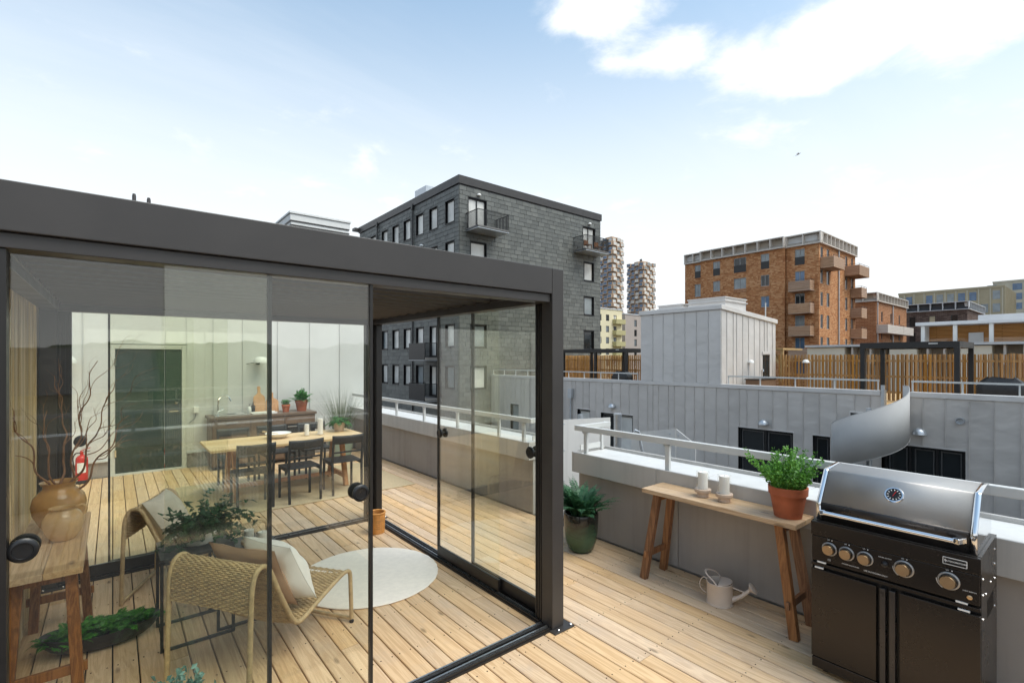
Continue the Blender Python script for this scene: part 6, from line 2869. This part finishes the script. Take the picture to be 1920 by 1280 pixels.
def cutting_board(x, w, h, mat, lean, label):
    t = thing('cutting_board', label, 'cutting board', (x, 10.10, .9005))
    pts = []
    for k in range(9):
        a = PI * k / 8
        pts.append((.028 * math.cos(a), h + .028 * math.sin(a)))
    poly = [(-w / 2, 0), (w / 2, 0), (w / 2, h * .55), (w * .42, h * .66), (.030, h * .76), (.024, h * .82)] + pts + [(-.024, h * .82), (-.030, h * .76), (-w * .42, h * .66), (-w / 2, h * .55)]
    m = MB()
    m.prism(poly, -.009, .009, lambda p, q, s: (p, s + q * lean - .14, q))
    m.build('board', MAT[mat], t)
    m = MB()
    m.lathe([(.008, -.0096), (.008, .0096)], 12, (0, h * lean - .14, h), rotm(PI / 2, 0, 0))
    m.build('hang_hole', MAT['dark_under'], t)
cutting_board(2.10, .20, .46, 'board_wood', .16, 'tall wooden cutting board leaning behind the counter')
cutting_board(2.32, .22, .34, 'board_wood', .2, 'shorter wooden cutting board leaning on the wall')
for x, h, mt, label in ((1.93, .14, 'white_ceramic', 'white soap bottle on the kitchen counter'), (1.99, .18, 'black_plastic', 'dark soap bottle on the kitchen counter')):
    t = thing('soap_bottle', label, 'bottle', (x, 9.95, .9005))
    m = MB()
    m.lathe([(.03, 0), (.032, .004), (.032, h * .72), (.024, h * .82), (.011, h * .86), (.011, h)], 18)
    m.build('bottle', MAT[mt], t, smooth=True)
    m = MB()
    m.lathe([(.012, h), (.012, h + .01), (.004, h + .012), (.004, h + .03)], 10)
    m.tube([(0, 0, h + .03), (.04, 0, h + .028)], .004, 6)
    m.build('pump', MAT['black_plastic'], t)
t = thing('white_tray', 'long white tray on the kitchen counter beside the sink', 'tray', (2.14, 9.78, .9005))
m = MB()
m.box(-.2, -.09, 0, .2, .09, .012)
m.box(-.2, -.09, .0121, .2, -.082, .03)
m.box(-.2, .082, .0121, .2, .09, .03)
m.build('tray_body', MAT['white_ceramic'], t)
for (x, R_, H_, seed, label) in ((2.52, .075, .14, 3, 'small green herb in a little terracotta pot on the counter'), (2.80, .115, .21, 4, 'larger green plant in a terracotta pot at the counter end')):
    t = thing('herb_pot', label, 'potted plant', (x, 9.82, .9005))
    pot(t, TERRA(R_, H_), 'terracotta', H_ * .8, R_ * .87)
    m = MB()
    if seed == 3:
        leafy(m, (0, 0, H_ * .8), .09, .12, 34, 16, .022, 3, .5, .6, .04)
    else:
        fern(m, 26, .30, (0, 0, H_ * .8), (30, 80), .8, 10, .05, 5, .45, .05)
        leafy(m, (0, 0, H_ * .8), .10, .24, 30, 12, .04, 4, .8, .6, .05)
    m.build('foliage', MAT['herb_leaf'], t)

def dome_lamp(x, z, label):
    t = thing('wall_lamp', label, 'lamp', (x, 10.195, z))
    m = MB()
    m.lathe([(.13, -.03), (.128, 0), (.11, .045), (.07, .075), (.02, .085), (0, .085)], 28, (0, -.17, 0))
    m.build('shade', MAT['wall_lamp_white'], t, smooth=True)
    m = MB()
    m.tube([(-.02, 0, -.02), (-.02, -.06, -.01), (0, -.12, .0)], .012, 8)
    m.lathe([(.045, 0), (.045, .015)], 16, (-.02, 0, -.02), rotm(PI / 2, 0, 0))
    m.build('arm', MAT['black_metal'], t, smooth=True)
    m = MB()
    m.tube([(-.02, -.02, -.02), (-.22, -.03, -.05)], .007, 6)
    m.build('cable', MAT['black_metal'], t)
dome_lamp(2.14, 1.85, 'white dome lamp on the back wall above the kitchen counter')
dome_lamp(-.56, 1.86, 'white dome lamp on the back wall left of the dark door')
t = thing('wall_socket', 'small white socket on the back wall right of the dark door', 'socket', (1.13, 10.195, 1.0))
m = MB()
m.box(-.04, -.045, -.055, .04, 0, .055)
m.build('box', MAT['white_ceramic'], t, bevel=.004)
m = MB()
m.tube([(0, -.03, -.055), (-.02, -.03, -.15), (-.10, -.03, -.22)], .005, 6)
m.build('cable', MAT['black_plastic'], t)

t = thing('fire_extinguisher', 'red fire extinguisher on the deck beside the dark door', 'fire extinguisher', (-.37, 9.93, 0))
m = MB()
m.lathe([(.072, .035), (.075, .05), (.075, .36), (.068, .395), (.045, .42), (.022, .432), (.022, .45)], 28)
m.build('cylinder', MAT['red_paint'], t, smooth=True)
m = MB()
m.lathe([(.076, 0), (.078, .004), (.078, .05), (.074, .056)], 28)
m.build('foot_ring', MAT['black_plastic'], t, smooth=True)
m = MB()
m.grid(lambda a, b: (.0758 * math.cos(-PI / 2 + (a - .5) * 1.5), .0758 * math.sin(-PI / 2 + (a - .5) * 1.5), .17 + .15 * b), 12, 2)
m.build('label_sheet', MAT['paper_label'], t, smooth=True)
m = MB()
m.lathe([(.018, .45), (.020, .455), (.020, .48), (.012, .485)], 14)
m.beam((-.02, 0, .49), (.10, 0, .535), .022, .010)
m.build('lever', MAT['red_paint'], t)
m = MB()
m.beam((-.02, 0, .475), (.10, 0, .487), .018, .008)
m.tube(catmull([(-.02, 0, .465), (-.07, -.01, .46), (-.10, -.01, .40), (-.095, 0, .30), (-.085, 0, .20)], 6), .009, 8)
m.build('hose', MAT['black_plastic'], t, smooth=True)

# ================================================================== the camera's own corner of the terrace (shows mirrored in the panes)
m = MB()
m.box(-1.6, -1.45, .003, 1.6, 1.45, .012)  # unseen dark sheet, added to darken the lower reflections in the panes
o = m.build('added_dark_sheet', MAT['added_sheet_charcoal'], bevel=.003)
o.location = (.25, .45, 0)
tag(o, 'flat charcoal sheet added in front of the glass room to darken its reflections, unseen directly', 'rug')
t = thing('terrace_sofa', 'grey terrace sofa with a striped throw, seen mirrored in the panes', 'sofa', (1.1, -1.75, 0))
m = MB()
m.box(-.95, -.42, .10, .95, .42, .24)
m.build('base', MAT['chair_charcoal'], t, bevel=.01)
for sx in (-1, 1):
    m = MB()
    m.box(sx * .48 - .46, -.38, .242, sx * .48 + .46, .42, .42)
    m.build('seat_cushion', MAT['sofa_grey'], t, bevel=.04)
    m = MB()
    m.box(sx * .48 - .46, -.40, .422, sx * .48 + .46, -.20, .78)
    m.build('back_cushion', MAT['sofa_grey'], t, bevel=.05)
    for sy in (-1, 1):
        m = MB()
        m.box(sx * .88 - .025, sy * .36 - .025, 0, sx * .88 + .025, sy * .36 + .025, .099)
        m.build('leg', MAT['black_metal'], t)
st_ = NT('stripe_cloth')
wv_ = st_.n('ShaderNodeTexWave', wave_type='BANDS', bands_direction='X')
st_.link(st_.coord(), wv_.inputs['Vector'])
wv_.inputs['Scale'].default_value = 9.0
st_.fin(st_.ramp(wv_.outputs['Fac'], [(.45, (.70, .67, .60)), (.55, (.10, .10, .10))]), .95)
m = MB()
def throw(a, b):
    x = -.35 + .55 * a + .03 * math.sin(b * 9)
    L = b * 1.15
    if L < .40:
        y, z = -.19 + .02, .80 - L * .9
    elif L < .95:
        y, z = -.17 + (L - .40) * 1.06, .437 + .012 * math.sin(a * 12)
    else:
        y, z = .435 + .01 * math.sin(a * 14), .437 - (L - .95)
    return (x, y, z)
m.grid(throw, 24, 40)
m.build('throw', MAT['stripe_cloth'], t, smooth=True, solid=.008, angle=80)
